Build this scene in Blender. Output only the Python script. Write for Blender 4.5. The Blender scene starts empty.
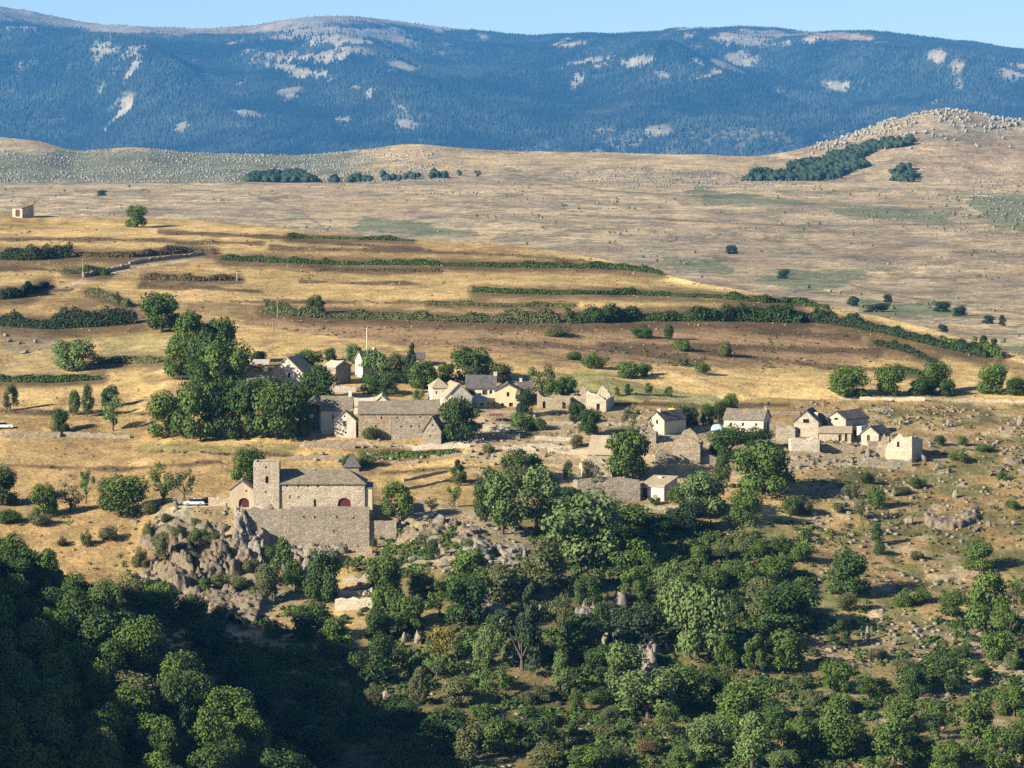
import bpy, bmesh, math, random
import numpy as np
from mathutils import Vector
from mathutils.geometry import tessellate_polygon

random.seed(7)
rng = np.random.default_rng(11)
SC = bpy.context.scene
COL = SC.collection
R = math.radians

# ------------------------------------------------------------------ camera, sky, sun, exposure
F = 3900.0                                    # focal length in picture widths of 1024
TILT = math.atan(284.0 / F)                   # the horizon line lies 284 px above the middle
cam_d = bpy.data.cameras.new('camera')
cam = bpy.data.objects.new('camera', cam_d)
COL.objects.link(cam)
cam_d.sensor_width = 36.0
cam_d.lens = 36.0 * F / 1024.0
cam_d.clip_start = 1.0
cam_d.clip_end = 40000.0
cam.location = (0, 0, 0)
cam.rotation_euler = (math.pi / 2 - TILT, 0, 0)
SC.camera = cam

SUN_AZ, SUN_EL = 60.0, 25.0                   # sun behind the camera's left shoulder
world = bpy.data.worlds.new('World')
SC.world = world
world.use_nodes = True
wn = world.node_tree
sky = wn.nodes.new('ShaderNodeTexSky')
sky.sky_type = 'NISHITA'
sky.sun_disc = False
sky.sun_elevation = R(SUN_EL)
sky.sun_rotation = R(180.0 + SUN_AZ)
sky.altitude = 1200
sky.air_density = 0.7
sky.dust_density = 0.2
sky.ozone_density = 3.0
wn.links.new(sky.outputs[0], wn.nodes['Background'].inputs[0])
wn.nodes['Background'].inputs[1].default_value = 0.062
sun_d = bpy.data.lights.new('sun', 'SUN')
sun_d.energy = 5.0
sun_d.angle = R(0.5)
sun_d.color = (1.0, 0.885, 0.69)
sun = bpy.data.objects.new('sun', sun_d)
COL.objects.link(sun)
S = Vector((-math.sin(R(SUN_AZ)) * math.cos(R(SUN_EL)), -math.cos(R(SUN_AZ)) * math.cos(R(SUN_EL)), math.sin(R(SUN_EL))))
sun.rotation_euler = (-S).to_track_quat('-Z', 'Y').to_euler()
SC.view_settings.view_transform = 'Standard'
SC.view_settings.look = 'None'
SC.view_settings.gamma = 1.0
SC.view_settings.exposure = 1.3
SC.view_settings.use_curve_mapping = False
SC.render.engine = 'CYCLES'
SC.cycles.use_denoising = False
SC.cycles.use_adaptive_sampling = False
SC.cycles.max_bounces = 4
SC.cycles.diffuse_bounces = 2
SC.cycles.volume_bounces = 0
SC.cycles.transparent_max_bounces = 4

# ------------------------------------------------------------------ noise, terrain height
def _hash(ix, iy, seed):
    n = (ix.astype(np.int64) * 374761393 + iy.astype(np.int64) * 668265263 + seed * 974634277) & 0xFFFFFFFF
    n = ((n ^ (n >> 13)) * 1274126177) & 0xFFFFFFFF
    n = n ^ (n >> 16)
    return (n & 0xFFFF) / 65535.0

def vnoise(x, y, seed=0):
    x = np.asarray(x, float); y = np.asarray(y, float)
    ix = np.floor(x); iy = np.floor(y)
    fx = x - ix; fy = y - iy
    fx = fx * fx * (3 - 2 * fx); fy = fy * fy * (3 - 2 * fy)
    a = _hash(ix, iy, seed); b = _hash(ix + 1, iy, seed)
    c = _hash(ix, iy + 1, seed); d = _hash(ix + 1, iy + 1, seed)
    return (a * (1 - fx) + b * fx) * (1 - fy) + (c * (1 - fx) + d * fx) * fy

def fbm(x, y, octv=4, seed=0):
    s = 0.0; a = 0.5; t = 0.0
    for k in range(octv):
        s = s + a * vnoise(x, y, seed + 17 * k); t += a
        x = np.asarray(x) * 2.03 + 5.1; y = np.asarray(y) * 2.03 + 1.7; a *= 0.5
    return s / t

def sstep(a, b, x):
    t = np.clip((x - a) / (b - a), 0, 1)
    return t * t * (3 - 2 * t)

YN = [560, 620, 650, 690, 745, 785, 802, 811, 813, 838, 850, 880, 915, 955, 1090, 1220, 1360, 1600]
UN = [-700, 0, 130, 168, 240, 250, 287, 292, 366, 371, 402, 432, 470, 600, 760, 900, 1800]
_TAIL = [481, 440, 405, 372, 300, 250, 214, 180]
QN = [
    [900, 900, 870, 790, 680, 600, 565, 541, 533, 505, 490, 450, 415, 385, 300, 250, 215, 180],
    [900, 885, 850, 775, 662, 590, 562, 540, 533, 508, 492, 450, 415, 385, 300, 250, 215, 180],
    [900, 880, 845, 772, 656, 592, 560, 533, 526, 502, 486, 448, 412, 380, 300, 250, 214, 180],
    [900, 880, 845, 772, 652, 592, 555, 517, 509, 497] + _TAIL,
    [900, 880, 845, 772, 652, 592, 556, 520, 509, 497] + _TAIL,
    [900, 880, 845, 772, 652, 592, 556, 542, 508.5, 497] + _TAIL,
    [900, 880, 845, 772, 652, 592, 558, 544, 508.5, 497] + _TAIL,
    [900, 880, 845, 772, 652, 592, 559, 553, 508.5, 497] + _TAIL,
    [900, 880, 845, 772, 652, 590, 557, 551, 508.5, 497] + _TAIL,
    [900, 880, 845, 772, 650, 588, 553, 545, 517, 499] + _TAIL,
    [900, 880, 845, 772, 648, 584, 552, 541, 519, 499] + _TAIL,
    [900, 876, 844, 770, 647, 575, 543, 525, 517, 496, 480, 434, 403, 372, 300, 250, 214, 180],
    [900, 872, 842, 770, 645, 566, 540, 524, 519, 494, 479, 433, 402, 372, 300, 250, 215, 180],
    [900, 872, 842, 770, 655, 582, 552, 535, 531, 501, 487, 440, 405, 372, 300, 250, 215, 180],
    [900, 872, 842, 770, 660, 590, 560, 545, 541, 505, 490, 450, 418, 385, 308, 255, 218, 180],
    [900, 872, 842, 770, 665, 600, 572, 556, 552, 515, 498, 460, 424, 388, 315, 262, 224, 190],
    [900, 872, 842, 770, 665, 600, 572, 556, 552, 515, 498, 460, 424, 388, 315, 262, 224, 190]]
US = np.arange(-700, 1801, 4.0)
YS = np.arange(560, 1601, 1.0)
_tmp = np.array([np.interp(YS, YN, q) for q in QN])
Q0 = np.array([np.interp(US, UN, _tmp[:, j]) for j in range(len(YS))]).T
def _smooth(a, k):
    p = np.pad(a, ((0, 0), (k, k)), mode='edge')
    c = np.cumsum(np.pad(p, ((0, 0), (1, 0))), axis=1)
    return (c[:, 2 * k + 1:] - c[:, :-2 * k - 1]) / (2 * k + 1)
Qs = _smooth(_smooth(Q0, 9), 7)
Qc = Q0
wc = (sstep(140, 170, US) * (1 - sstep(404, 435, US)))[:, None] * (sstep(770, 790, YS) * (1 - sstep(850, 870, YS)))[None, :]
Q0 = Qs * (1 - wc) + Qc * wc
CREST = [(-700, 206), (0, 214), (200, 219), (300, 231), (400, 237), (500, 244), (560, 251), (620, 263), (700, 283), (760, 293), (790, 300), (843, 309), (893, 320), (943, 333), (1003, 351), (1040, 361), (1300, 395), (1800, 420)]
RIDGE = [(-700, 150), (-200, 140), (0, 136), (45, 141), (75, 152), (100, 149), (140, 146), (190, 153), (300, 155), (350, 151), (410, 143), (470, 149), (520, 151), (600, 152), (700, 155), (750, 156), (790, 151), (830, 141), (865, 130), (890, 119), (930, 112), (955, 110), (990, 117), (1024, 121), (1300, 108), (1800, 120)]
MOUNT = [(-700, -20), (-300, -5), (0, 9), (60, 19), (120, 27), (180, 28), (260, 27), (330, 17), (360, 16), (400, 20), (460, 30), (540, 39), (620, 34), (700, 28), (740, 26), (800, 31), (880, 37), (960, 42), (1024, 49), (1300, 66), (1800, 90)]
def _curve(tab, u):
    xs, ys = zip(*tab)
    return np.interp(u, xs, ys)
def _scurve(tab, u):                           # the same, rounded
    return sum(_curve(tab, u + o) for o in (-14, -7, 0, 7, 14)) / 5
_qc = _scurve(CREST, US)
YCR = np.array([YS[np.argmax(Q0[i] <= _qc[i])] for i in range(len(US))])
YCR = np.convolve(np.pad(YCR, 6, mode='edge'), np.ones(13) / 13, mode='valid')

def _bil(u, y):
    i = np.clip((u - US[0]) / 4.0, 0, len(US) - 1.001); j = np.clip(y - 560.0, 0, len(YS) - 1.001)
    i0 = i.astype(int); j0 = j.astype(int); fi = i - i0; fj = j - j0
    return (Q0[i0, j0] * (1 - fj) + Q0[i0, j0 + 1] * fj) * (1 - fi) + (Q0[i0 + 1, j0] * (1 - fj) + Q0[i0 + 1, j0 + 1] * fj) * fi

def far_row(u, y):
    qr = _scurve(RIDGE, u); qm = _scurve(MOUNT, u)
    Ys = [600, 1000, 1500, 1700, 2100, 2600, 3200, 3700, 4100, 4230, 4700, 5000, 5600, 15000, 20500, 22500]
    one = np.ones_like(u)
    qs = [one * 700, one * 480, one * 362, one * 341, one * 306, one * 263, one * 223, one * 198, one * 182, one * 181, qr, qr + 7, one * 176, one * 168, qm, qm + 25]
    q = qs[0].copy()
    for k in range(len(Ys) - 1):
        t = np.clip((y - Ys[k]) / (Ys[k + 1] - Ys[k]), 0, 1)
        m = y >= Ys[k]
        q = np.where(m, qs[k] + (qs[k + 1] - qs[k]) * t, q)
    return q

def spur_z(x, y):
    crest = np.interp(x, [-400, -200, -130, -90, -52, -34, -10, 60], [42, -15.5, -55.5, -80, -100, -112, -128, -170])
    y0 = np.interp(x, [-200, -130, -90, -52, -34, 0], [655, 672, 686, 652, 632, 610])
    d = y - y0
    return crest - np.where(d > 0, 0.36 * d, -np.interp(x, [-180, -105], [0.05, 0.25]) * d) + 3.0 - 3.0 * np.minimum(1, np.abs(d) / 30)

def H(x, y):
    x = np.asarray(x, float); y = np.asarray(y, float)
    x, y = np.broadcast_arrays(x, y)
    u = 512 + F * x / y
    zm = -(_bil(u, y) - 100) / F * y
    zm = np.where(y < 560, -800.0 / F * y, zm)
    ycr = np.interp(u, US, YCR)
    t = np.maximum(0, y - ycr)
    zc = -(_bil(u, ycr) - 100) / F * ycr
    zb = zc - 0.05 * t - t * t / 1500.0
    zmain = np.where(y < ycr, zm, zb)
    # the banks and hummocks of the hillside
    calm = 1 - (sstep(160, 175, u) * (1 - sstep(395, 410, u))) * (sstep(798, 806, y) * (1 - sstep(836, 842, y)))
    zmain = zmain + calm * ((fbm(x / 22, y / 26, 3, 3) - 0.5) * 1.7 + (fbm(x / 5, y / 6, 2, 9) - 0.5) * 0.5 * (y < 1000) )
    sp = spur_z(x, y) + (fbm(x / 14, y / 14, 3, 21) - 0.5) * 2.5
    k = 4.0
    h = np.clip(0.5 + 0.5 * (sp - zmain) / k, 0, 1)
    zmain = zmain * (1 - h) + sp * h + k * h * (1 - h)
    zf = -(far_row(u, y) - 100) / F * y
    zf = zf + (fbm(x / 260, y / 420, 3, 5) - 0.5) * 7 * sstep(1500, 2000, y) * (1 - sstep(3900, 4200, y))
    zf = zf + (fbm(x / 60, y / 90, 3, 6) - 0.5) * 3.0 * sstep(1500, 1900, y) * (1 - sstep(5200, 5600, y))
    bell = np.sin(np.pi * np.clip((y - 15000) / 5500, 0, 1))
    zf = zf + bell * ((1 - np.abs(2 * fbm((x + 0.5 * y) / 1250, (y - 0.3 * x) / 4000, 3, 8) - 1)) - 0.55) * 380
    zf = zf + (fbm(x / 220, y / 330, 3, 4) - 0.5) * 26 * sstep(14500, 15500, y)
    # spurs running down the face of the mountain
    for ua, ya, ub, yb, amp, wd in ((-40, 19300, 330, 15000, 130, 70), (300, 19800, 420, 15600, 70, 50), (560, 19600, 760, 15300, 100, 70), (860, 19700, 1010, 15300, 80, 70), (120, 19900, 140, 16500, 60, 45), (690, 19900, 640, 16500, 55, 45)):
        t = np.clip((ya - y) / (ya - yb), 0, 1)
        zf = zf + amp * bell ** 0.6 * np.exp(-((u - ua - (ub - ua) * t + (fbm(x / 700, y / 900, 2, 14) - .5) * 60) / wd) ** 2)
    return np.where(y < 1000, np.maximum(zmain, -400), np.maximum(zmain, zf))

CT, ST = math.cos(TILT), math.sin(TILT)
def ray(px, py):
    a = (px - 512) / F; b = (384 - py) / F
    fy = CT + b * ST; fz = -ST + b * CT
    return a / fy, fz / fy                       # x and z per metre of y
YMARCH = np.concatenate([np.arange(565, 800, 3.0), np.arange(800, 818, 1.0), np.arange(818, 1500, 3.0), np.arange(1500, 5200, 10.0), np.arange(5200, 22000, 60.0)])
def ground(px, py, ymin=565):
    """the point of the ground seen at a pixel of the photograph"""
    ax, az = ray(px, py)
    ys = YMARCH[YMARCH >= ymin]
    for c in range(0, len(ys), 64):
        hit = H(ax * ys[c:c + 64], ys[c:c + 64]) >= az * ys[c:c + 64]
        if hit.any():
            i = c + int(np.argmax(hit)); break
    else: i = len(ys) - 1
    y0, y1 = (ys[i - 1], ys[i]) if i > 0 else (ys[0], ys[0])
    if i > 0:
        for _ in range(2):
            t = np.linspace(y0, y1, 9); k = int(np.argmax(H(ax * t, t) >= az * t)); k = max(k, 1)
            y0, y1 = t[k - 1], t[k]
    x = ax * y1
    return Vector((x, y1, float(H(np.array([x]), np.array([y1]))[0])))
def mpp(p): return p.y / F                       # metres per pixel at a point

# ------------------------------------------------------------------ node helpers, materials
def new_mat(name):
    m = bpy.data.materials.new(name); m.use_nodes = True
    nt = m.node_tree
    b = nt.nodes['Principled BSDF']
    b.inputs['Roughness'].default_value = 0.9
    b.inputs['Specular IOR Level'].default_value = 0.15
    return m, nt, b
def N(nt, typ, **kw):
    n = nt.nodes.new(typ)
    for k, v in kw.items(): setattr(n, k, v)
    return n
def noise_node(nt, vec, scale, detail=6, rough=0.6):
    n = N(nt, 'ShaderNodeTexNoise')
    n.inputs['Scale'].default_value = scale; n.inputs['Detail'].default_value = detail; n.inputs['Roughness'].default_value = rough
    nt.links.new(vec, n.inputs['Vector'])
    return n.outputs['Fac']
def maprange(nt, v, a, b, c, d):
    n = N(nt, 'ShaderNodeMapRange')
    n.inputs[1].default_value = a; n.inputs[2].default_value = b; n.inputs[3].default_value = c; n.inputs[4].default_value = d
    nt.links.new(v, n.inputs[0])
    return n.outputs[0]
def math_node(nt, op, a, b):
    n = N(nt, 'ShaderNodeMath', operation=op)
    for i, v in enumerate((a, b)):
        if isinstance(v, (int, float)): n.inputs[i].default_value = v
        else: nt.links.new(v, n.inputs[i])
    return n.outputs[0]
def mix(nt, fac, a, b, mode='MIX'):
    n = N(nt, 'ShaderNodeMix', data_type='RGBA', blend_type=mode)
    for s, v in ((n.inputs[0], fac), (n.inputs[6], a), (n.inputs[7], b)):
        if isinstance(v, (int, float)): s.default_value = v
        elif isinstance(v, tuple): s.default_value = (*v, 1) if len(v) == 3 else v
        else: nt.links.new(v, s)
    return n.outputs[2]
def bump(nt, b, h, dist, strength=0.6):
    n = N(nt, 'ShaderNodeBump'); n.inputs['Strength'].default_value = strength; n.inputs['Distance'].default_value = dist
    nt.links.new(h, n.inputs['Height']); nt.links.new(n.outputs[0], b.inputs['Normal'])

def terrain_mat(name, s1, s2, s3, bumpd, stretch=1.0):
    m, nt, b = new_mat(name)
    at = N(nt, 'ShaderNodeAttribute', attribute_name='tint')
    geo = N(nt, 'ShaderNodeNewGeometry')
    mp = N(nt, 'ShaderNodeMapping'); mp.inputs['Scale'].default_value = (1, stretch, 1)
    nt.links.new(geo.outputs['Position'], mp.inputs[0])
    v = mp.outputs[0]
    n1 = noise_node(nt, v, s1, 5, 0.6); n2 = noise_node(nt, v, s2, 6, 0.65); n3 = noise_node(nt, v, s3, 4, 0.7)
    k = math_node(nt, 'MULTIPLY', maprange(nt, n1, 0.3, 0.7, 0.7, 1.28), maprange(nt, n2, 0.3, 0.7, 0.62, 1.32))
    k = math_node(nt, 'MULTIPLY', k, maprange(nt, n3, 0.32, 0.68, 0.64, 1.32))
    c = mix(nt, 1.0, at.outputs['Color'], k, 'MULTIPLY')
    # hue drift: some clumps greener, some rustier
    n4 = noise_node(nt, v, s2 * 0.45, 5, 0.6)
    c = mix(nt, maprange(nt, n4, 0.5, 0.75, 0.0, 0.45), c, mix(nt, 1.0, c, (0.72, 0.95, 0.62), 'MULTIPLY'))
    nt.links.new(c, b.inputs['Base Color'])
    bump(nt, b, math_node(nt, 'ADD', n2, n3), bumpd, 0.7)
    return m

def stone_mat(name, base, dark, light, scale=1.6, mortar=0.35, patch=0.3):
    m, nt, b = new_mat(name)
    tc = N(nt, 'ShaderNodeTexCoord')
    mp = N(nt, 'ShaderNodeMapping'); mp.inputs['Scale'].default_value = (1, 1, 1.7)
    nt.links.new(tc.outputs['Object'], mp.inputs[0])
    vo = N(nt, 'ShaderNodeTexVoronoi'); vo.inputs['Scale'].default_value = scale
    nt.links.new(mp.outputs[0], vo.inputs['Vector'])
    vd = N(nt, 'ShaderNodeTexVoronoi', feature='DISTANCE_TO_EDGE'); vd.inputs['Scale'].default_value = scale
    nt.links.new(mp.outputs[0], vd.inputs['Vector'])
    sep = N(nt, 'ShaderNodeSeparateColor'); nt.links.new(vo.outputs['Color'], sep.inputs[0])
    c = mix(nt, sep.outputs[0], dark, light)
    c = mix(nt, 0.45, c, base)
    n1 = noise_node(nt, tc.outputs['Object'], 0.35, 6, 0.65)
    c = mix(nt, maprange(nt, n1, 0.45, 0.75, 0.0, patch * 2), c, mix(nt, 1.0, c, (0.55, 0.5, 0.43), 'MULTIPLY'))
    c = mix(nt, maprange(nt, vd.outputs['Distance'], 0.0, 0.06, mortar, 0.0), c, tuple(x * 0.55 for x in base))
    nt.links.new(c, b.inputs['Base Color'])
    bump(nt, b, maprange(nt, vd.outputs['Distance'], 0, 0.12, 0, 1), 0.12, 0.6)
    return m
def plaster_mat(name, base, dirt):
    m, nt, b = new_mat(name)
    tc = N(nt, 'ShaderNodeTexCoord')
    mp = N(nt, 'ShaderNodeMapping'); mp.inputs['Scale'].default_value = (1, 1, 0.35)
    nt.links.new(tc.outputs['Object'], mp.inputs[0])
    n1 = noise_node(nt, mp.outputs[0], 0.9, 7, 0.7)
    n2 = noise_node(nt, tc.outputs['Object'], 3.0, 5, 0.7)
    c = mix(nt, maprange(nt, n1, 0.38, 0.66, 0, 0.95), base, dirt)
    c = mix(nt, maprange(nt, n2, 0.3, 0.7, 0, 0.35), c, tuple(x * 0.8 for x in base))
    nt.links.new(c, b.inputs['Base Color'])
    bump(nt, b, n2, 0.04, 0.4)
    return m
def roof_mat(name, a, c2, lichen, scale=2.2):
    m, nt, b = new_mat(name)
    tc = N(nt, 'ShaderNodeTexCoord')
    mp = N(nt, 'ShaderNodeMapping'); mp.inputs['Scale'].default_value = (1, 1, 2.2)
    nt.links.new(tc.outputs['Object'], mp.inputs[0])
    vo = N(nt, 'ShaderNodeTexVoronoi', distance='CHEBYCHEV'); vo.inputs['Scale'].default_value = scale
    nt.links.new(mp.outputs[0], vo.inputs['Vector'])
    sep = N(nt, 'ShaderNodeSeparateColor'); nt.links.new(vo.outputs['Color'], sep.inputs[0])
    c = mix(nt, sep.outputs[0], a, c2)
    n1 = noise_node(nt, tc.outputs['Object'], 0.5, 7, 0.7)
    c = mix(nt, maprange(nt, n1, 0.45, 0.75, 0, 0.7), c, lichen)
    nt.links.new(c, b.inputs['Base Color'])
    bump(nt, b, sep.outputs[1], 0.08, 0.6)
    return m
def flat_mat(name, colr, rough=0.7, metal=0.0, spec=0.3, var=0.25):
    m, nt, b = new_mat(name)
    tc = N(nt, 'ShaderNodeTexCoord')
    n1 = noise_node(nt, tc.outputs['Object'], 1.5, 6, 0.65)
    c = mix(nt, maprange(nt, n1, 0.3, 0.7, 0, 1), tuple(x * (1 - var) for x in colr), tuple(min(1, x * (1 + var)) for x in colr))
    nt.links.new(c, b.inputs['Base Color'])
    b.inputs['Roughness'].default_value = rough; b.inputs['Metallic'].default_value = metal
    b.inputs['Specular IOR Level'].default_value = spec
    return m
def leaf_mat(name, dark, light, alt):
    m, nt, b = new_mat(name)
    geo = N(nt, 'ShaderNodeNewGeometry'); oi = N(nt, 'ShaderNodeObjectInfo')
    c = mix(nt, geo.outputs['Random Per Island'], dark, light)
    c = mix(nt, maprange(nt, oi.outputs['Random'], 0, 1, 0.0, 0.8), c, mix(nt, geo.outputs['Random Per Island'], tuple(x * 0.8 for x in alt), alt))
    n1 = noise_node(nt, geo.outputs['Position'], 0.4, 3, 0.5)
    c = mix(nt, 1.0, c, maprange(nt, n1, 0.3, 0.7, 0.75, 1.25), 'MULTIPLY')
    nt.links.new(c, b.inputs['Base Color'])
    b.inputs['Roughness'].default_value = 0.75
    b.inputs['Specular IOR Level'].default_value = 0.2
    tr = N(nt, 'ShaderNodeBsdfTranslucent'); nt.links.new(c, tr.inputs[0])
    ms = N(nt, 'ShaderNodeMixShader'); ms.inputs[0].default_value = 0.10
    nt.links.new(b.outputs[0], ms.inputs[1]); nt.links.new(tr.outputs[0], ms.inputs[2])
    nt.links.new(ms.outputs[0], nt.nodes['Material Output'].inputs[0])
    return m
def rock_mat(name, a, c2, lichen):
    m, nt, b = new_mat(name)
    geo = N(nt, 'ShaderNodeNewGeometry')
    n1 = noise_node(nt, geo.outputs['Position'], 0.5, 8, 0.7)
    n2 = noise_node(nt, geo.outputs['Position'], 2.0, 6, 0.7)
    n3 = noise_node(nt, geo.outputs['Position'], 0.25, 5, 0.6)
    c = mix(nt, maprange(nt, n1, 0.3, 0.7, 0, 1), a, c2)
    c = mix(nt, maprange(nt, n3, 0.48, 0.7, 0, 0.7), c, lichen)
    c = mix(nt, 1.0, c, maprange(nt, n2, 0.3, 0.7, 0.65, 1.35), 'MULTIPLY')
    nt.links.new(c, b.inputs['Base Color'])
    bump(nt, b, n1, 0.5, 0.8)
    return m

M = dict(
    leaf_forest=None,
    ground=terrain_mat('ground', 0.045, 0.22, 1.1, 0.5),
    plateau=terrain_mat('plateau', 0.012, 0.05, 0.2, 2.0),
    mountain=terrain_mat('mountain', 0.003, 0.013, 0.05, 8.0),
    tan_stone=stone_mat('tan_stone', (0.47, 0.405, 0.305), (0.31, 0.26, 0.19), (0.60, 0.53, 0.42)),
    grey_stone=stone_mat('grey_stone', (0.31, 0.27, 0.21), (0.18, 0.155, 0.12), (0.43, 0.38, 0.31)),
    brown_stone=stone_mat('brown_stone', (0.34, 0.28, 0.20), (0.2, 0.16, 0.11), (0.46, 0.39, 0.29)),
    pale_stone=stone_mat('pale_stone', (0.58, 0.51, 0.40), (0.45, 0.39, 0.3), (0.7, 0.64, 0.53)),
    white_plaster=plaster_mat('white_plaster', (0.66, 0.60, 0.50), (0.38, 0.335, 0.265)),
    cream_plaster=plaster_mat('cream_plaster', (0.66, 0.57, 0.37), (0.48, 0.40, 0.26)),
    tan_plaster=plaster_mat('tan_plaster', (0.55, 0.46, 0.33), (0.38, 0.31, 0.22)),
    pink_plaster=plaster_mat('pink_plaster', (0.52, 0.36, 0.30), (0.42, 0.32, 0.26)),
    lauze=roof_mat('lauze', (0.125, 0.11, 0.085), (0.26, 0.225, 0.175), (0.20, 0.15, 0.085)),
    tan_roof=roof_mat('tan_roof', (0.29, 0.24, 0.165), (0.37, 0.31, 0.22), (0.25, 0.20, 0.13)),
    slate=roof_mat('slate', (0.06, 0.06, 0.065), (0.135, 0.13, 0.13), (0.16, 0.135, 0.10)),
    pale_roof=roof_mat('pale_roof', (0.42, 0.37, 0.29), (0.52, 0.46, 0.36), (0.36, 0.31, 0.24)),
    glass=flat_mat('dark_glass', (0.012, 0.013, 0.016), 0.15, 0, 0.5),
    red_wood=flat_mat('red_wood', (0.085, 0.014, 0.014), 0.7),
    brown_wood=flat_mat('brown_wood', (0.07, 0.04, 0.025), 0.7),
    grey_wood=flat_mat('grey_wood', (0.24, 0.2, 0.15), 0.8),
    pale_wood=flat_mat('pale_wood', (0.5, 0.45, 0.36), 0.7),
    car_silver=flat_mat('car_silver', (0.45, 0.47, 0.5), 0.3, 0.6, 0.5, 0.05),
    car_pale=flat_mat('car_pale', (0.66, 0.68, 0.70), 0.3, 0.1, 0.5, 0.04),
    car_white=flat_mat('car_white', (0.75, 0.75, 0.74), 0.3, 0, 0.5, 0.05),
    rubber=flat_mat('rubber', (0.02, 0.02, 0.02), 0.8),
    lamp=flat_mat('lamp_glass', (0.6, 0.6, 0.55), 0.2),
    yellow_tarp=flat_mat('yellow_tarp', (0.62, 0.45, 0.06), 0.6),
    blue_tarp=flat_mat('blue_tarp', (0.33, 0.47, 0.62), 0.6),
    red_cloth=flat_mat('red_cloth', (0.22, 0.06, 0.05), 0.8),
    bark=flat_mat('bark', (0.10, 0.08, 0.06), 0.9, var=0.4),
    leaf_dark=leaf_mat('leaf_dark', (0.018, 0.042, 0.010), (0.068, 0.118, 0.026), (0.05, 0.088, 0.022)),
    leaf_mid=leaf_mat('leaf_mid', (0.038, 0.076, 0.014), (0.122, 0.185, 0.036), (0.085, 0.134, 0.027)),
    leaf_light=leaf_mat('leaf_light', (0.055, 0.10, 0.027), (0.16, 0.23, 0.075), (0.12, 0.17, 0.055)),
    leaf_olive=leaf_mat('leaf_olive', (0.075, 0.09, 0.032), (0.14, 0.15, 0.06), (0.10, 0.12, 0.045)),
    leaf_yellow=leaf_mat('leaf_yellow', (0.15, 0.13, 0.025), (0.27, 0.21, 0.04), (0.16, 0.15, 0.03)),
    leaf_blue=leaf_mat('leaf_blue', (0.016, 0.036, 0.016), (0.046, 0.072, 0.032), (0.032, 0.055, 0.024)),
    leaf_brown=leaf_mat('leaf_brown', (0.075, 0.06, 0.03), (0.14, 0.105, 0.05), (0.09, 0.085, 0.035)),
    straw=leaf_mat('straw', (0.28, 0.2, 0.085), (0.42, 0.31, 0.14), (0.30, 0.215, 0.10)),
    rock=rock_mat('rock', (0.12, 0.11, 0.095), (0.30, 0.275, 0.235), (0.20, 0.155, 0.085)),
    rock_pale=rock_mat('rock_pale', (0.17, 0.165, 0.15), (0.36, 0.345, 0.31), (0.22, 0.20, 0.14)),
    rock_brown=rock_mat('rock_brown', (0.10, 0.082, 0.06), (0.24, 0.20, 0.148), (0.17, 0.125, 0.065)),
)

def forest_mat():
    m, nt, b = new_mat('leaf_forest')
    geo = N(nt, 'ShaderNodeNewGeometry')
    n1 = noise_node(nt, geo.outputs['Position'], 0.0018, 5, 0.6); n2 = noise_node(nt, geo.outputs['Position'], 0.011, 4, 0.6)
    c = mix(nt, maprange(nt, n1, 0.42, 0.6, 0, 1), (0.010, 0.019, 0.022), (0.048, 0.062, 0.048))
    c = mix(nt, 1.0, c, maprange(nt, n2, 0.35, 0.65, 0.6, 1.45), 'MULTIPLY')
    c = mix(nt, 1.0, c, maprange(nt, geo.outputs['Random Per Island'], 0, 1, 0.7, 1.3), 'MULTIPLY')
    nt.links.new(c, b.inputs['Base Color'])
    return m
M['leaf_forest'] = forest_mat()

# ------------------------------------------------------------------ mesh helpers
def np_mesh(name, verts, faces):
    me = bpy.data.meshes.new(name)
    verts = np.asarray(verts, np.float32); faces = np.asarray(faces, np.int32)
    nv, (nf, k) = len(verts), faces.shape
    me.vertices.add(nv); me.vertices.foreach_set('co', verts.ravel())
    me.loops.add(nf * k); me.loops.foreach_set('vertex_index', faces.ravel())
    me.polygons.add(nf); me.polygons.foreach_set('loop_start', np.arange(0, nf * k, k, dtype=np.int32))
    me.update(calc_edges=True)
    return me
def link(name, me, mat=None, parent=None, loc=None):
    o = bpy.data.objects.new(name, me); COL.objects.link(o)
    if mat is not None and me is not None and not me.materials: me.materials.append(mat)
    if parent is not None: o.parent = parent
    if loc is not None: o.location = loc
    return o
def tag(o, label, cat, group=None, kind=None):
    if label: o['label'] = label
    if cat: o['category'] = cat
    if group: o['group'] = group
    if kind: o['kind'] = kind
    return o
def thing(name, label, cat, loc, rz=0, group=None):
    o = bpy.data.objects.new(name, None); COL.objects.link(o)
    o.empty_display_size = 0.5
    o.location = loc; o.rotation_euler = (0, 0, rz)
    return tag(o, label, cat, group)
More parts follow.
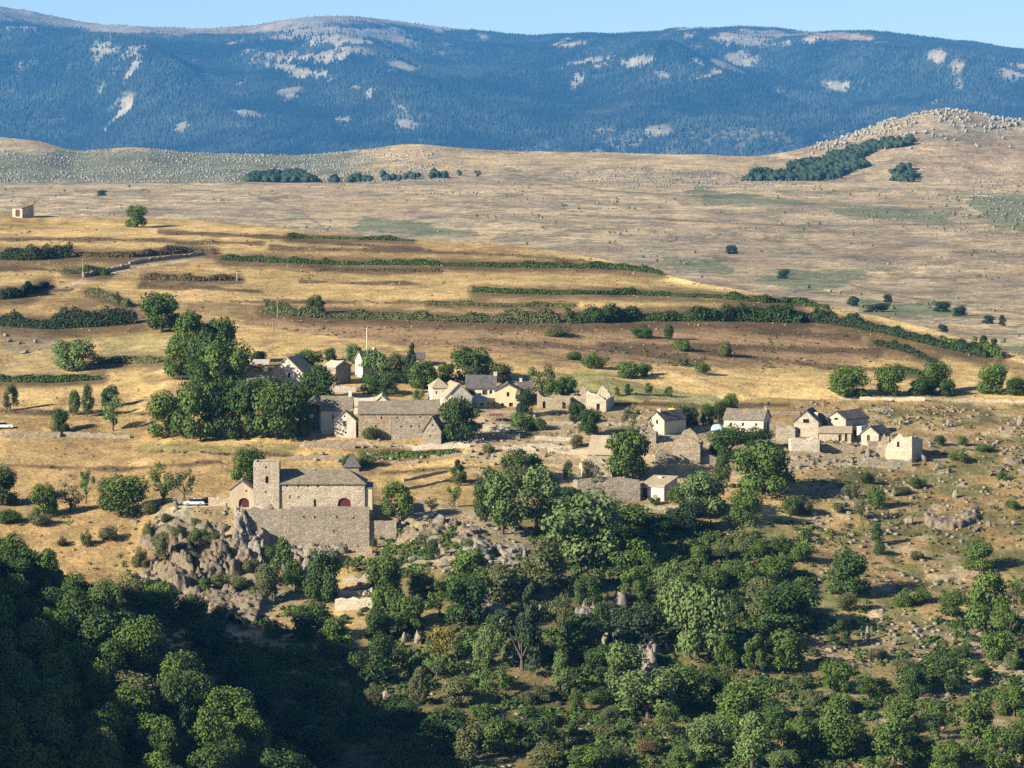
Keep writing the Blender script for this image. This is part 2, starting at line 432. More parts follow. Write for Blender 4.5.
class MB:
    def __init__(s): s.v = []; s.f = []
    def add(s, vs, fs):
        b = len(s.v); s.v += [tuple(v) for v in vs]; s.f += [tuple(i + b for i in f) for f in fs]
    def box(s, x0, x1, y0, y1, z0, z1):
        s.add([(x0, y0, z0), (x1, y0, z0), (x1, y1, z0), (x0, y1, z0), (x0, y0, z1), (x1, y0, z1), (x1, y1, z1), (x0, y1, z1)],
              [(0, 3, 2, 1), (4, 5, 6, 7), (0, 1, 5, 4), (1, 2, 6, 5), (2, 3, 7, 6), (3, 0, 4, 7)])
    def slab(s, outer, holes, O, ex, en, t):
        """a wall: polygon (a, b) in the plane O + a*ex + b*z, front along en, thickness t behind it"""
        O = Vector(O); ex = Vector(ex); en = Vector(en); ez = Vector((0, 0, 1))
        loops = [outer] + list(holes)
        flat = [p for l in loops for p in l]
        tris = tessellate_polygon([[Vector((a, b, 0)) for a, b in l] for l in loops])
        fr = [O + ex * a + ez * b for a, b in flat]; bk = [p - en * t for p in fr]
        n = len(flat)
        fs = [tuple(x) for x in tris] + [tuple(i + n for i in reversed(x)) for x in tris]
        k = 0
        for l in loops:
            m = len(l)
            for i in range(m):
                a, b = k + i, k + (i + 1) % m
                fs.append((a, a + n, b + n, b))
            k += m
        s.add(fr + bk, fs)
    def prism_y(s, prof, y0, y1):
        """polygon (x, z) extruded along y"""
        n = len(prof)
        vs = [(x, y0, z) for x, z in prof] + [(x, y1, z) for x, z in prof]
        s.add(vs, [tuple(range(n))[::-1], tuple(range(n, 2 * n))] + [(i, (i + 1) % n, (i + 1) % n + n, i + n) for i in range(n)])
    def prism_x(s, prof, x0, x1):
        n = len(prof)
        vs = [(x0, y, z) for y, z in prof] + [(x1, y, z) for y, z in prof]
        s.add(vs, [tuple(range(n))[::-1], tuple(range(n, 2 * n))] + [(i, (i + 1) % n, (i + 1) % n + n, i + n) for i in range(n)])
    def sag(s, prof, axis, a0, a1, th):
        """a roof profile swept along an axis in short lengths that sag and wander a little"""
        n = max(3, int((a1 - a0) / 1.6)); k = len(prof); b = len(s.v); g = random.Random(int(abs(a0) * 97 + abs(a1) * 13 + prof[0][1] * 31))
        for i in range(n + 1):
            t = i / n; a = a0 + (a1 - a0) * t; dz = -0.16 * math.sin(math.pi * t) * g.uniform(0.5, 1.0) + g.uniform(-.05, .05)
            for j, (c, z) in enumerate(prof):
                zz = z + (dz if j in (4,) or (j == 4) else dz * 0.5 if j > 2 else 0) + (g.uniform(-.04, .04) if j > 2 else 0)
                s.v.append((c, a, zz) if axis == 'y' else (a, c, zz))
        for i in range(n):
            for j in range(k):
                s.f.append((b + i * k + j, b + i * k + (j + 1) % k, b + (i + 1) * k + (j + 1) % k, b + (i + 1) * k + j))
        s.f.append(tuple(b + j for j in range(k))[::-1]); s.f.append(tuple(b + n * k + j for j in range(k)))
    def tube(s, pts, rads, n=7):
        pts = [Vector(p) for p in pts]; b = len(s.v)
        for i, p in enumerate(pts):
            d = (pts[min(i + 1, len(pts) - 1)] - pts[max(i - 1, 0)]).normalized()
            a = d.orthogonal().normalized(); c = d.cross(a)
            for k in range(n):
                w = 2 * math.pi * k / n
                s.v.append(tuple(p + (a * math.cos(w) + c * math.sin(w)) * rads[i]))
        for i in range(len(pts) - 1):
            for k in range(n):
                s.f.append((b + i * n + k, b + i * n + (k + 1) % n, b + (i + 1) * n + (k + 1) % n, b + (i + 1) * n + k))
        s.f.append(tuple(b + k for k in range(n))[::-1]); s.f.append(tuple(b + (len(pts) - 1) * n + k for k in range(n)))
    def build(s, name, mat, parent=None):
        me = bpy.data.meshes.new(name); me.from_pydata(s.v, [], s.f); me.update()
        return link(name, me, mat, parent)

# ------------------------------------------------------------------ the ground, painted by what grows there
def inpoly(u, q, poly):
    r = np.zeros(u.shape, bool); n = len(poly)
    for i in range(n):
        x0, y0 = poly[i]; x1, y1 = poly[(i + 1) % n]
        if y0 == y1: continue
        c = ((y0 > q) != (y1 > q)) & (u < (x1 - x0) * (q - y0) / (y1 - y0) + x0)
        r ^= c
    return r
def polydist(u, q, line):
    d = np.full(u.shape, 1e9)
    for (x0, y0), (x1, y1) in zip(line[:-1], line[1:]):
        L = max(1e-6, (x1 - x0) ** 2 + (y1 - y0) ** 2)
        t = np.clip(((u - x0) * (x1 - x0) + (q - y0) * (y1 - y0)) / L, 0, 1)
        d = np.minimum(d, np.hypot(u - x0 - t * (x1 - x0), (q - y0 - t * (y1 - y0))))
    return d
STRAW = np.array([0.46, 0.325, 0.14]); TANB = np.array([0.30, 0.20, 0.085]); HEATH = np.array([0.205, 0.135, 0.075])
GREEN = np.array([0.15, 0.16, 0.06]); SCRUB = np.array([0.075, 0.08, 0.032]); SOIL_SHADE = np.array([0.065, 0.06, 0.03])
GOLD = np.array([0.54, 0.385, 0.165]); PALE = np.array([0.50, 0.43, 0.31]); ROCKC = np.array([0.33, 0.29, 0.23])

# hedges and overgrown banks: foot line in pixels, height in pixels, leaf, label
HEDGES = [
    ([(0, 259), (30, 260), (72, 257)], 14, 'leaf_blue', 'tall dark hedge on the bank under the stone barn, at the picture edge'),
    ([(76, 256), (130, 257), (200, 252), (214, 254)], 8, 'leaf_brown', 'long brownish hedge running above the sloping stone-walled track'),
    ([(0, 299), (25, 297), (46, 286)], 13, 'leaf_blue', 'short dark hedge rising to the right beside the foot of the track'),
    ([(0, 325), (50, 328), (105, 325), (136, 323)], 16, 'leaf_blue', 'tall dark hedge above the stony bank, ending at the big round tree'),
    ([(66, 273), (106, 275)], 8, 'leaf_dark', 'short dark hedge beside the utility pole just below the track'),
    ([(145, 279), (190, 281), (238, 280)], 7, 'leaf_brown', 'low straight brown hedge in the field right of the track'),
    ([(92, 363), (160, 362)], 9, 'leaf_olive', 'low olive hedge between the yellow-green tree and the grove'),
    ([(0, 381), (60, 382), (100, 379)], 8, 'leaf_dark', 'low dark hedge along the pale field with the slender trees'),
    ([(88, 293), (108, 298), (130, 307)], 8, 'leaf_olive', 'patchy olive hedge running down toward the big round tree'),
    ([(222, 260), (330, 264), (420, 265), (520, 267), (600, 268), (662, 273)], 7, 'leaf_dark', 'very long dark hedge along the top edge of the broad pale field'),
    ([(288, 238), (345, 239), (412, 241)], 5, 'leaf_dark', 'thin dark hedge near the hill crest above the longest hedge'),
    ([(318, 270), (390, 271), (440, 271)], 3, 'leaf_brown', 'thin broken hedge just under the longest hedge'),
    ([(474, 292), (540, 294), (620, 294), (720, 298), (765, 302)], 8, 'leaf_dark', 'dark hedge crossing the broad pale field toward the crest on the right'),
    ([(428, 304), (500, 306), (574, 306)], 5, 'leaf_olive', 'low thin hedge in the lower part of the broad pale field'),
    ([(265, 312), (310, 317), (400, 319), (512, 323), (560, 322)], 11, 'leaf_olive', 'overgrown olive hedge on the bank below the broad pale field'),
    ([(566, 323), (640, 320), (740, 320), (800, 322)], 15, 'leaf_dark', 'dense dark hedge along the top of the brown heath slope'),
    ([(768, 317), (830, 323), (880, 332), (930, 344), (985, 357)], 12, 'leaf_blue', 'thick dark hedge running down the crest at the right of the hill'),
    ([(876, 344), (910, 353), (936, 363)], 8, 'leaf_blue', 'short slanting dark hedge below the thick crest hedge'),
    ([(900, 372), (918, 374), (930, 382)], 7, 'leaf_dark', 'short dark hedge curving behind the two round field trees'),
    ([(765, 302), (800, 302), (828, 305)], 7, 'leaf_dark', 'narrow dark hedge along the skyline above the crest clump'),
    ([(384, 457), (420, 456), (455, 453)], 7, 'leaf_mid', 'clipped green hedge below the long barn, beside the golden bank'),
    ([(940, 344), (975, 352), (1000, 358)], 10, 'leaf_mid', 'green bushy hedge at the tail of the crest hedge'),
    ([(740, 318), (765, 319), (792, 319)], 24, 'leaf_dark', 'big rounded clump of dark bushes standing on the crest hedge'),
]
BANKS = [([(0, 238), (130, 240), (262, 243)], 2.2), ([(160, 232), (260, 236), (340, 243), (420, 249)], 2.0), ([(270, 247), (420, 251), (520, 255), (600, 262)], 2.0), ([(0, 291), (70, 290)], 2.5), ([(230, 301), (440, 303)], 2.0),
         ([(0, 268), (60, 270), (110, 274)], 2.2), ([(140, 286), (260, 290)], 1.8), ([(300, 282), (420, 284)], 1.5), ([(600, 345), (760, 348), (880, 352)], 3.0), ([(480, 340), (640, 352), (700, 362)], 3.0), ([(760, 330), (860, 338)], 3.0),
         ([(0, 412), (150, 414)], 2.0), ([(0, 466), (120, 470), (220, 462)], 2.0), ([(150, 452), (290, 456)], 1.5), ([(380, 474), (470, 468), (540, 470)], 2.0), ([(700, 352), (830, 366), (900, 372)], 2.5), ([(560, 400), (700, 407), (790, 405)], 2.5)]
TRACK = [(60, 288), (86, 279), (130, 268), (200, 258), (216, 254)]

def paint_ground(x, y, z):
    u = 512 + F * x / y; q = 100 - F * z / y
    ju = u + (fbm(x / 9, y / 12, 3, 31) - 0.5) * 26; jq = q + (fbm(x / 9, y / 12, 3, 47) - 0.5) * 11
    c = np.empty(x.shape + (3,))
    n1 = fbm(x / 30, y / 45, 4, 61); n2 = fbm(x / 8, y / 11, 4, 71); n3 = fbm(x / 3, y / 4, 3, 81)
    c[:] = STRAW
    def put(mask, colr, amt=1.0):
        m = (np.clip(mask * amt, 0, 1))[..., None]
        c[:] = c * (1 - m) + np.asarray(colr) * m
    put(sstep(0.42, 0.62, n1), TANB, 0.8)
    put(sstep(0.55, 0.7, n2), HEATH, 0.55)
    put(sstep(0.60, 0.75, n3) * sstep(0.4, 0.55, n1), GREEN, 0.5)
    # fields
    P = lambda poly: inpoly(ju, jq, poly).astype(float)
    put(P([(215, 268), (500, 270), (640, 272), (770, 300), (740, 310), (560, 307), (400, 305), (150, 300), (130, 288)]), GOLD * 0.86, 0.72)
    put(P([(430, 292), (740, 296), (760, 305), (560, 310), (420, 305)]), GOLD, 0.5)
    put(P([(0, 228), (160, 222), (260, 228), (260, 246), (120, 248), (0, 242)]), GOLD, 0.6)
    put(P([(0, 262), (60, 262), (60, 284), (0, 292)]), STRAW, 0.5)
    put(P([(600, 374), (690, 374), (780, 376), (850, 382), (840, 398), (740, 398), (660, 392)]), GOLD * 1.08, 0.95)
    put(P([(780, 350), (900, 360), (1000, 372), (1024, 390), (830, 392), (700, 380)]), GOLD * 0.9, 0.7)
    put(P([(520, 372), (600, 372), (660, 386), (760, 402), (700, 406), (600, 396), (520, 392)]), np.array([0.25, 0.24, 0.10]), 0.9)
    put(P([(0, 384), (150, 384), (150, 410), (0, 412)]), GOLD * 0.88, 0.75)
    put(P([(90, 335), (170, 333), (175, 360), (100, 358)]), np.array([0.30, 0.25, 0.11]), 0.8)
    put(P([(0, 345), (70, 348), (60, 378), (0, 378)]), np.array([0.36, 0.27, 0.13]), 0.8)
    put(P([(0, 325), (60, 332), (70, 350), (0, 350)]), np.array([0.22, 0.18, 0.13]), 0.7)
    put(P([(0, 440), (150, 440), (250, 446), (300, 452), (300, 480), (180, 496), (0, 500)]), np.array([0.33, 0.225, 0.105]), 0.8)
    put(P([(130, 442), (300, 444), (300, 452), (140, 452)]), GREEN, 0.6)
    put(P([(390, 452), (520, 450), (600, 455), (560, 476), (480, 476), (390, 484)]), GOLD * 0.9, 0.65)
    put(P([(400, 490), (480, 486), (490, 520), (450, 530), (400, 522)]), np.array([0.38, 0.27, 0.12]), 0.8)
    crow = _scurve(CREST, u)
    put(sstep(8, 4, q - crow) * sstep(520, 600, u), np.array([0.62, 0.46, 0.21]), 0.9)
    # brown heath slope under the dense hedge
    put(P([(220, 320), (440, 322), (760, 322), (900, 345), (880, 362), (760, 368), (600, 366), (480, 350), (300, 335)]), HEATH * 1.25, 0.85)
    put(P([(150, 300), (430, 314), (560, 324), (440, 326), (240, 320)]), HEATH * 0.95, 0.75)
    # rocky pasture on the right
    rp = sstep(770, 860, ju) * sstep(396, 410, jq)
    put(rp, np.array([0.26, 0.18, 0.085]), 0.85)
    put(rp * sstep(0.43, 0.57, fbm(x / 6, y / 9, 4, 101)), np.array([0.12, 0.12, 0.042]), 0.85)
    put(rp * sstep(0.62, 0.72, fbm(x / 4, y / 5, 4, 111)), np.array([0.40, 0.33, 0.23]), 0.6)
    # the wooded slope below the village, the lower right thickets
    ws = sstep(330, 400, ju) * (1 - sstep(760, 830, ju)) * sstep(505, 535, jq)
    put(ws, SCRUB, 0.8)
    put(ws * sstep(0.52, 0.66, n2), np.array([0.25, 0.18, 0.085]), 0.6)
    lr = sstep(740, 800, ju) * sstep(610, 690, jq)
    put(lr, np.array([0.15, 0.14, 0.06]), 0.7)
    put(lr * sstep(0.56, 0.68, n2), np.array([0.40, 0.30, 0.19]), 0.75)
    put(P([(690, 530), (780, 530), (850, 590), (840, 620), (700, 620)]), np.array([0.155, 0.155, 0.06]), 0.8)
    put(P([(780, 545), (880, 545), (860, 580), (800, 570)]), np.array([0.33, 0.23, 0.11]), 0.5)
    # below the castle
    cl = P([(150, 508), (290, 508), (330, 560), (340, 610), (230, 640), (140, 600)])
    put(cl, ROCKC * 0.7, 0.85)
    put(cl * sstep(0.52, 0.62, n2), np.array([0.32, 0.225, 0.11]), 0.75)
    put(cl * sstep(0.54, 0.62, n3), np.array([0.13, 0.115, 0.06]), 0.7)
    put(P([(0, 515), (150, 515), (150, 570), (100, 590), (0, 545)]), np.array([0.30, 0.20, 0.10]), 0.6)
    put(P([(250, 600), (350, 606), (370, 640), (260, 640)]), np.array([0.36, 0.25, 0.12]), 0.6)
    put(P([(240, 640), (350, 640), (380, 690), (330, 690), (220, 670)]), np.array([0.19, 0.17, 0.075]), 0.7)
    put(P([(168, 498), (240, 500), (240, 509), (165, 509)]), PALE, 0.85)
    put(P([(420, 500), (520, 520), (560, 570), (400, 570), (385, 530)]), np.array([0.33, 0.27, 0.19]), 0.65)
    # village yards and the track by the field trees
    put(P([(380, 412), (620, 408), (760, 430), (900, 430), (920, 465), (800, 470), (690, 500), (580, 506), (540, 470), (440, 450)]), np.array([0.36, 0.29, 0.19]), 0.6)
    for ln in ([(300, 446), (356, 443), (440, 449), (486, 436), (535, 426), (606, 420), (650, 440), (705, 446), (760, 434), (800, 462), (860, 465), (915, 470)], [(330, 392), (360, 396), (430, 410), (488, 412), (535, 414)], [(470, 470), (540, 480), (575, 505)], [(245, 376), (300, 384), (345, 388)]):
        put(sstep(2.6, 1.0, polydist(u, q, ln) + (n2 - 0.5) * 2), PALE * 0.85, 0.75)
    for g in ([(500, 424), (535, 420), (540, 434), (500, 436)], [(360, 448), (400, 450), (398, 462), (356, 460)], [(610, 428), (640, 424), (645, 436), (612, 440)], [(705, 428), (722, 430), (720, 440), (700, 438)], [(440, 402), (470, 414), (445, 420)]):
        put(P(g), np.array([0.12, 0.135, 0.05]), 0.75)
    put(sstep(3.0, 1.2, polydist(u, q, [(560, 504), (610, 506), (680, 509)])), PALE, 0.8)
    put(sstep(2.2, 0.9, polydist(u, q, [(840, 399), (900, 398), (960, 400), (1030, 402)])), PALE, 0.8)
    put(sstep(2.0, 0.8, polydist(u, q, TRACK)), PALE * 0.9, 0.7)
    put(P([(180, 640), (330, 690), (400, 700), (470, 770), (470, 900), (150, 900)]), SOIL_SHADE * 1.1, 0.85)  # ravine soil, its colour darkened to deepen the cast shadow here
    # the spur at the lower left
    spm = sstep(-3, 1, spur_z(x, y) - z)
    put(spm, SOIL_SHADE, 0.95)
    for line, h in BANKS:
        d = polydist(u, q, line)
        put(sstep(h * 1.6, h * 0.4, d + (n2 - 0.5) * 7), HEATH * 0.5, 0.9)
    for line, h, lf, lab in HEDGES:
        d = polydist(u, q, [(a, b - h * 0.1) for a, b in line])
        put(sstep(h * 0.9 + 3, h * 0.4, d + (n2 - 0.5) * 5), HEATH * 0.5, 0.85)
    return c
PATCH = [(340, 38, 105, 18, 0), (300, 55, 40, 8, 0), (112, 53, 22, 3, .15), (290, 70, 38, 6, .2), (395, 66, 20, 9, 0), (292, 93, 20, 7, -.2), (245, 113, 18, 4, .1), (345, 122, 14, 8, 0),
         (618, 62, 34, 6, 0), (725, 66, 36, 11, -.1), (664, 76, 12, 7, 0), (745, 36, 64, 9, 0), (830, 36, 50, 5, .1), (600, 66, 30, 6, 0), (700, 76, 40, 7, -.1), (830, 86, 16, 7, 0), (935, 55, 8, 7, 0), (1016, 70, 14, 8, 0),
         (662, 131, 16, 6, 0), (700, 48, 12, 3, 0), (355, 88, 8, 5, 0), (430, 44, 30, 4, .1), (560, 46, 30, 3, -.1)]
def clear_mask(u, q, x, y):
    n = (fbm(x / 55, y / 130, 4, 201) - 0.5)
    n2 = (fbm(x / 22, y / 45, 3, 202) - 0.5)
    x = x / 2.5; y = y / 2.5
    n = (fbm(x / 55, y / 130, 4, 201) - 0.5)
    n2 = (fbm(x / 22, y / 45, 3, 202) - 0.5)
    m = np.zeros(u.shape)
    for (a, b, ra, rb, k) in PATCH:
        du = (u - a); dq = (q - b - k * du)
        m = np.maximum(m, 1.15 - np.hypot(du / ra, dq / rb) + n * 2.0 + n2 * 1.3)
    m = np.maximum(m, (fbm(x / 60, y / 140, 4, 203) - 0.69) * 4.5)
    qm = _scurve(MOUNT, u)
    strip = np.interp(u, [-300, 0, 60, 200, 330, 420, 470], [22, 20, 16, 12, 18, 10, 0])
    m = np.maximum(m, np.where(strip > 0, 1.0 - (q - qm) / np.maximum(strip, 0.1) + n * 1.2, 0))
    return sstep(0.0, 0.6, m)
def paint_far(x, y, z):
    u = 512 + F * x / y; q = 100 - F * z / y
    k = np.where(y > 6000, 2.5, 1.0)
    n1 = fbm(x / k / 160, y / k / 300, 4, 161); n2 = fbm(x / k / 40, y / k / 90, 4, 171); n3 = fbm(x / k / 14, y / k / 25, 3, 181)
    c = np.empty(x.shape + (3,)); c[:] = np.array([0.45, 0.345, 0.205])
    ju = u + (n2 - 0.5) * 40; jq = q + (n3 - 0.5) * 8
    def put(mask, colr, amt=1.0):
        m = (np.clip(mask * amt, 0, 1))[..., None]; c[:] = c * (1 - m) + np.asarray(colr) * m
    P = lambda poly: inpoly(ju, jq, poly).astype(float)
    put(sstep(0.46, 0.62, n1), np.array([0.31, 0.235, 0.15]), 0.8)
    put(sstep(0.52, 0.66, fbm(x / 18, y / 60, 4, 191)), np.array([0.145, 0.115, 0.06]), 0.6)
    put(sstep(0.57, 0.7, fbm(x / 26, y / 90, 4, 192)), np.array([0.45, 0.33, 0.18]), 0.6)
    put(sstep(0.5, 0.64, n2), np.array([0.28, 0.215, 0.135]), 0.6)
    put(sstep(0.56, 0.68, n3), np.array([0.13, 0.125, 0.07]), 0.6)
    put(sstep(0.66, 0.76, n3), np.array([0.40, 0.34, 0.26]), 0.4)
    # smooth straw meadows near the plateau's edge
    put(P([(330, 155), (400, 146), (480, 152), (760, 158), (740, 172), (600, 166), (470, 168), (440, 172), (360, 172)]), np.array([0.44, 0.33, 0.18]), 0.8)
    put(P([(0, 183), (330, 186), (700, 184), (1024, 182), (1024, 187), (700, 190), (340, 192), (0, 188)]), np.array([0.45, 0.34, 0.19]), 0.65)
    put(P([(0, 136), (60, 144), (66, 152), (0, 152)]), np.array([0.45, 0.35, 0.2]), 0.8)
    put(P([(280, 196), (420, 200), (400, 232), (330, 228)]), np.array([0.42, 0.31, 0.17]), 0.7)
    put(P([(960, 340), (1100, 336), (1100, 362), (1000, 356)]), np.array([0.42, 0.35, 0.19]), 0.8)
    for ln in ([(250, 194), (300, 210), (332, 234)], [(814, 276), (900, 296), (1040, 316)], [(500, 172), (600, 190), (760, 200)], [(560, 214), (800, 226), (1040, 222)]):
        put(sstep(1.3, 0.5, polydist(u, q, ln)), np.array([0.14, 0.11, 0.07]), 0.6)
    # greenish damp ground
    for poly in ([(350, 216), (392, 219), (430, 226), (480, 230), (470, 236), (400, 234), (360, 230)], [(690, 186), (780, 200), (840, 206), (700, 204)], [(838, 203), (905, 206), (960, 212), (940, 222), (880, 219), (845, 213)],
                 [(960, 196), (1040, 194), (1040, 232), (990, 226)], [(660, 258), (720, 262), (740, 272), (680, 270)], [(770, 268), (860, 272), (850, 284), (800, 292), (770, 284)], [(850, 300), (940, 304), (980, 318), (860, 316)], [(960, 345), (1040, 346), (1040, 356), (980, 356)],
                 [(0, 156), (60, 152), (350, 154), (340, 172), (250, 182), (0, 182)]):
        put(P(poly), np.array([0.135, 0.155, 0.075]), 0.8)
    put(P([(0, 150), (60, 150), (350, 151), (400, 160), (340, 174), (250, 183), (0, 183)]), np.array([0.17, 0.18, 0.125]), 0.6)
    # the rocky top on the right
    put(sstep(800, 860, ju) * sstep(146, 130, jq) * (y < 5000), np.array([0.30, 0.25, 0.18]), 0.5)
    put(sstep(880, 960, ju) * sstep(135, 150, jq) * sstep(186, 178, jq) * (y < 5000), np.array([0.38, 0.28, 0.18]), 0.6)
    mt = y > 6000
    cm = clear_mask(u, q, x, y)
    low = sstep(118, 135, q) * sstep(430, 480, u)
    cm = np.maximum(cm, low * sstep(0.48, 0.64, n2) * 0.5)
    for k, (dark, lite) in enumerate(zip((0.030, 0.048, 0.028), (0.29, 0.255, 0.18))):
        v = dark + (n2 - 0.5) * 0.02
        bare = lite * (0.75 + 0.5 * n3)
        c[..., k] = np.where(mt, v * (1 - cm) + bare * cm, c[..., k])
    grass = np.array([0.34, 0.235, 0.13])
    top = sstep(14, 4, q - _scurve(MOUNT, u)) * cm * sstep(0.35, 0.5, n1)
    c[:] = np.where(mt[..., None], c * (1 - top[..., None]) + grass * top[..., None], c)
    return c
def sheet(name, ys, us, mat, paint):
    U, Y = np.meshgrid(us, ys, indexing='xy')
    X = (U - 512) / F * Y
    Z = H(X, Y)
    nv = X.size; nr, nc = X.shape
    i = np.arange(nv).reshape(nr, nc)
    f = np.stack([i[:-1, :-1], i[:-1, 1:], i[1:, 1:], i[1:, :-1]], -1).reshape(-1, 4)
    me = np_mesh(name, np.stack([X, Y, Z], -1).reshape(-1, 3), f)
    a = me.attributes.new('tint', 'FLOAT_COLOR', 'POINT')
    cc = np.ones((nv, 4), np.float32); cc[:, :3] = np.clip(paint(X, Y, Z).reshape(-1, 3), 0.01, 0.9)
    a.data.foreach_set('color', cc.ravel())
    me.polygons.foreach_set('use_smooth', np.ones(len(f), bool))
    o = link(name, me, mat)
    o['kind'] = 'structure'
    return o
US_FINE = np.concatenate([np.arange(-700, -60, 16), np.arange(-60, 1084, 3.0), np.arange(1084, 1780, 16)])
US_FAR = np.concatenate([np.arange(-700, -60, 12), np.arange(-60, 1084, 2.5), np.arange(1084, 1780, 12)])
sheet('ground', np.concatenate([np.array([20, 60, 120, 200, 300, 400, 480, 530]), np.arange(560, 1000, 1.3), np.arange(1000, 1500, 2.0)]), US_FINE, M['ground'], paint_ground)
Y_LAST = np.arange(1000, 1500, 2.0)[-1]
sheet('plateau', np.concatenate([np.arange(Y_LAST, 4200, 10.0), np.arange(4200, 5050, 6.0), np.arange(5050, 6100, 60)]), US_FAR, M['plateau'], paint_far)
Y_LAST2 = np.arange(5050, 6100, 60)[-1]
sheet('mountain', np.concatenate([np.arange(Y_LAST2, 15000, 250), np.arange(15000, 20700, 36.0), np.arange(20700, 22600, 150)]), US_FAR, M['mountain'], paint_far)

# ------------------------------------------------------------------ haze between here and the mountains
def haze_box():
    mb = MB(); mb.box(-8500, 8500, -60, 22900, -900, 900)
    m = bpy.data.materials.new('haze'); m.use_nodes = True
    nt = m.node_tree; nt.nodes.remove(nt.nodes['Principled BSDF'])
    v = nt.nodes.new('ShaderNodeVolumePrincipled')
    v.inputs['Color'].default_value = (0.10, 0.43, 1.0, 1)
    v.inputs['Density'].default_value = 0.000029
    v.inputs['Anisotropy'].default_value = 0.0
    nt.links.new(v.outputs[0], nt.nodes['Material Output'].inputs['Volume'])
    o = mb.build('haze', m); o['kind'] = 'stuff'
    o['label'] = 'thin blue haze in front of the far mountains'
haze_box()

# ------------------------------------------------------------------ plants
def leaf_quads(cent, nrm, size, aspect=0.7, bend=0.0):
    n = len(cent)
    nrm = nrm / np.maximum(1e-6, np.linalg.norm(nrm, axis=1))[:, None]
    r = rng.normal(size=(n, 3)); a = np.cross(nrm, r); a /= np.maximum(1e-6, np.linalg.norm(a, axis=1))[:, None]
    b = np.cross(nrm, a)
    s = np.asarray(size).reshape(-1, 1) * np.ones((n, 1))
    p0 = cent - a * s - b * s * aspect * 0.5; p1 = cent + a * s * 0.25 - b * s * aspect
    p2 = cent + a * s * 1.05 + b * s * aspect * 0.4; p3 = cent - a * s * 0.25 + b * s * aspect
    v = np.stack([p0, p1, p2, p3], 1).reshape(-1, 3)
    return v, np.arange(4 * n).reshape(-1, 4)
def crown_mesh(name, kind, seed):
    """crown of leaf sprays in a unit box: width 1, height 1 (z from 0)"""
    g = np.random.default_rng(seed)
    lobes = []
    if kind == 'round':
        nl = g.integers(15, 20)
        for k in range(nl):
            d = g.normal(size=3); d /= np.linalg.norm(d); d[2] = abs(d[2]) * 0.9 + d[2] * 0.1
            rr = 0.13 + 0.26 * g.random() ** 1.4
            lobes.append((np.array([0, 0, 0.47]) + d * np.array([0.36, 0.36, 0.36]) * (0.5 + 0.62 * g.random()), rr * 0.78))
        for k in range(9):
            a = g.random() * 6.28; lobes.append((np.array([math.cos(a) * 0.32, math.sin(a) * 0.32, 0.12 + 0.16 * g.random()]), 0.15 + 0.05 * g.random()))
        lobes.append((np.array([0, 0, 0.5]), 0.26))
    elif kind == 'tall':
        for k in range(17):
            z = 0.14 + 0.8 * (k + g.random()) / 17.5; a = g.random() * 6.28
            w = 0.38 * math.sin(math.pi * min(1, (z + 0.12) / 1.12)) ** 0.8
            lobes.append((np.array([math.cos(a) * w * 0.75, math.sin(a) * w * 0.75, z]), 0.13 + 0.08 * g.random()))
    elif kind == 'cone':
        for k in range(20):
            z = 0.06 + 0.9 * (k + g.random()) / 20.5; a = g.random() * 6.28 + k * 2.4
            w = 0.42 * (1 - z) ** 0.85
            lobes.append((np.array([math.cos(a) * w * 0.8, math.sin(a) * w * 0.8, z]), 0.06 + 0.14 * (1 - z)))
    elif kind == 'loose':
        for k in range(13):
            d = g.normal(size=3); d /= np.linalg.norm(d)
            lobes.append((np.array([0, 0, 0.52]) + d * np.array([0.4, 0.4, 0.4]) * (0.45 + 0.55 * g.random()), 0.10 + 0.09 * g.random()))
    else:                                         # bush
        for k in range(12):
            a = g.random() * 6.28; rr = 0.36 * math.sqrt(g.random())
            lobes.append((np.array([math.cos(a) * rr, math.sin(a) * rr, 0.18 + 0.5 * g.random() * (1 - rr)]), 0.17 + 0.10 * g.random()))
    C, Nn, Sz = [], [], []
    for c, r in lobes:
        n = int(5600 * r * r * (0.5 if kind == 'loose' else 1.0)) + 40
        d = g.normal(size=(n, 3)); d /= np.linalg.norm(d, axis=1)[:, None]
        rad = r * (0.5 + 0.62 * g.random((n, 1)) ** 0.6)
        sq = np.array([1, 1, 0.85])
        C.append(c + d * rad * sq); Nn.append(d + g.normal(size=(n, 3)) * 0.45 + np.array([0, 0, 0.25]))
        Sz.append(0.014 + 0.021 * g.random(n))
    C = np.concatenate(C); Nn = np.concatenate(Nn); Sz = np.concatenate(Sz)
    k = C[:, 2] > 0.0
    v, f = leaf_quads(C[k], Nn[k], Sz[k], 0.75)
    ext = np.abs(v[:, :2]).max(); v[:, :2] *= 0.5 / ext
    v[:, 2] *= 1.0 / v[:, 2].max()
    return np_mesh(name, v, f)
def trunk_mesh(name, seed, reach, rad=0.035):
    g = random.Random(seed); mb = MB()
    p = [(0, 0, -0.06), (g.uniform(-.02, .02), g.uniform(-.02, .02), reach * 0.5), (g.uniform(-.04, .04), g.uniform(-.04, .04), reach), (g.uniform(-.06, .06), g.uniform(-.06, .06), reach * 1.9)]
    mb.tube(p, [rad * 1.35, rad, rad * 0.8, rad * 0.25], 6)
    for k in range(5):
        a = g.uniform(0, 6.28); z = reach * g.uniform(0.7, 1.2); L = g.uniform(0.2, 0.34)
        mb.tube([(p[1][0], p[1][1], z), (math.cos(a) * L * 0.5, math.sin(a) * L * 0.5, z + 0.14), (math.cos(a) * L, math.sin(a) * L, z + 0.30)], [rad * 0.55, rad * 0.4, rad * 0.12], 5)
    me = bpy.data.meshes.new(name); me.from_pydata(mb.v, [], mb.f); me.update()
    return me
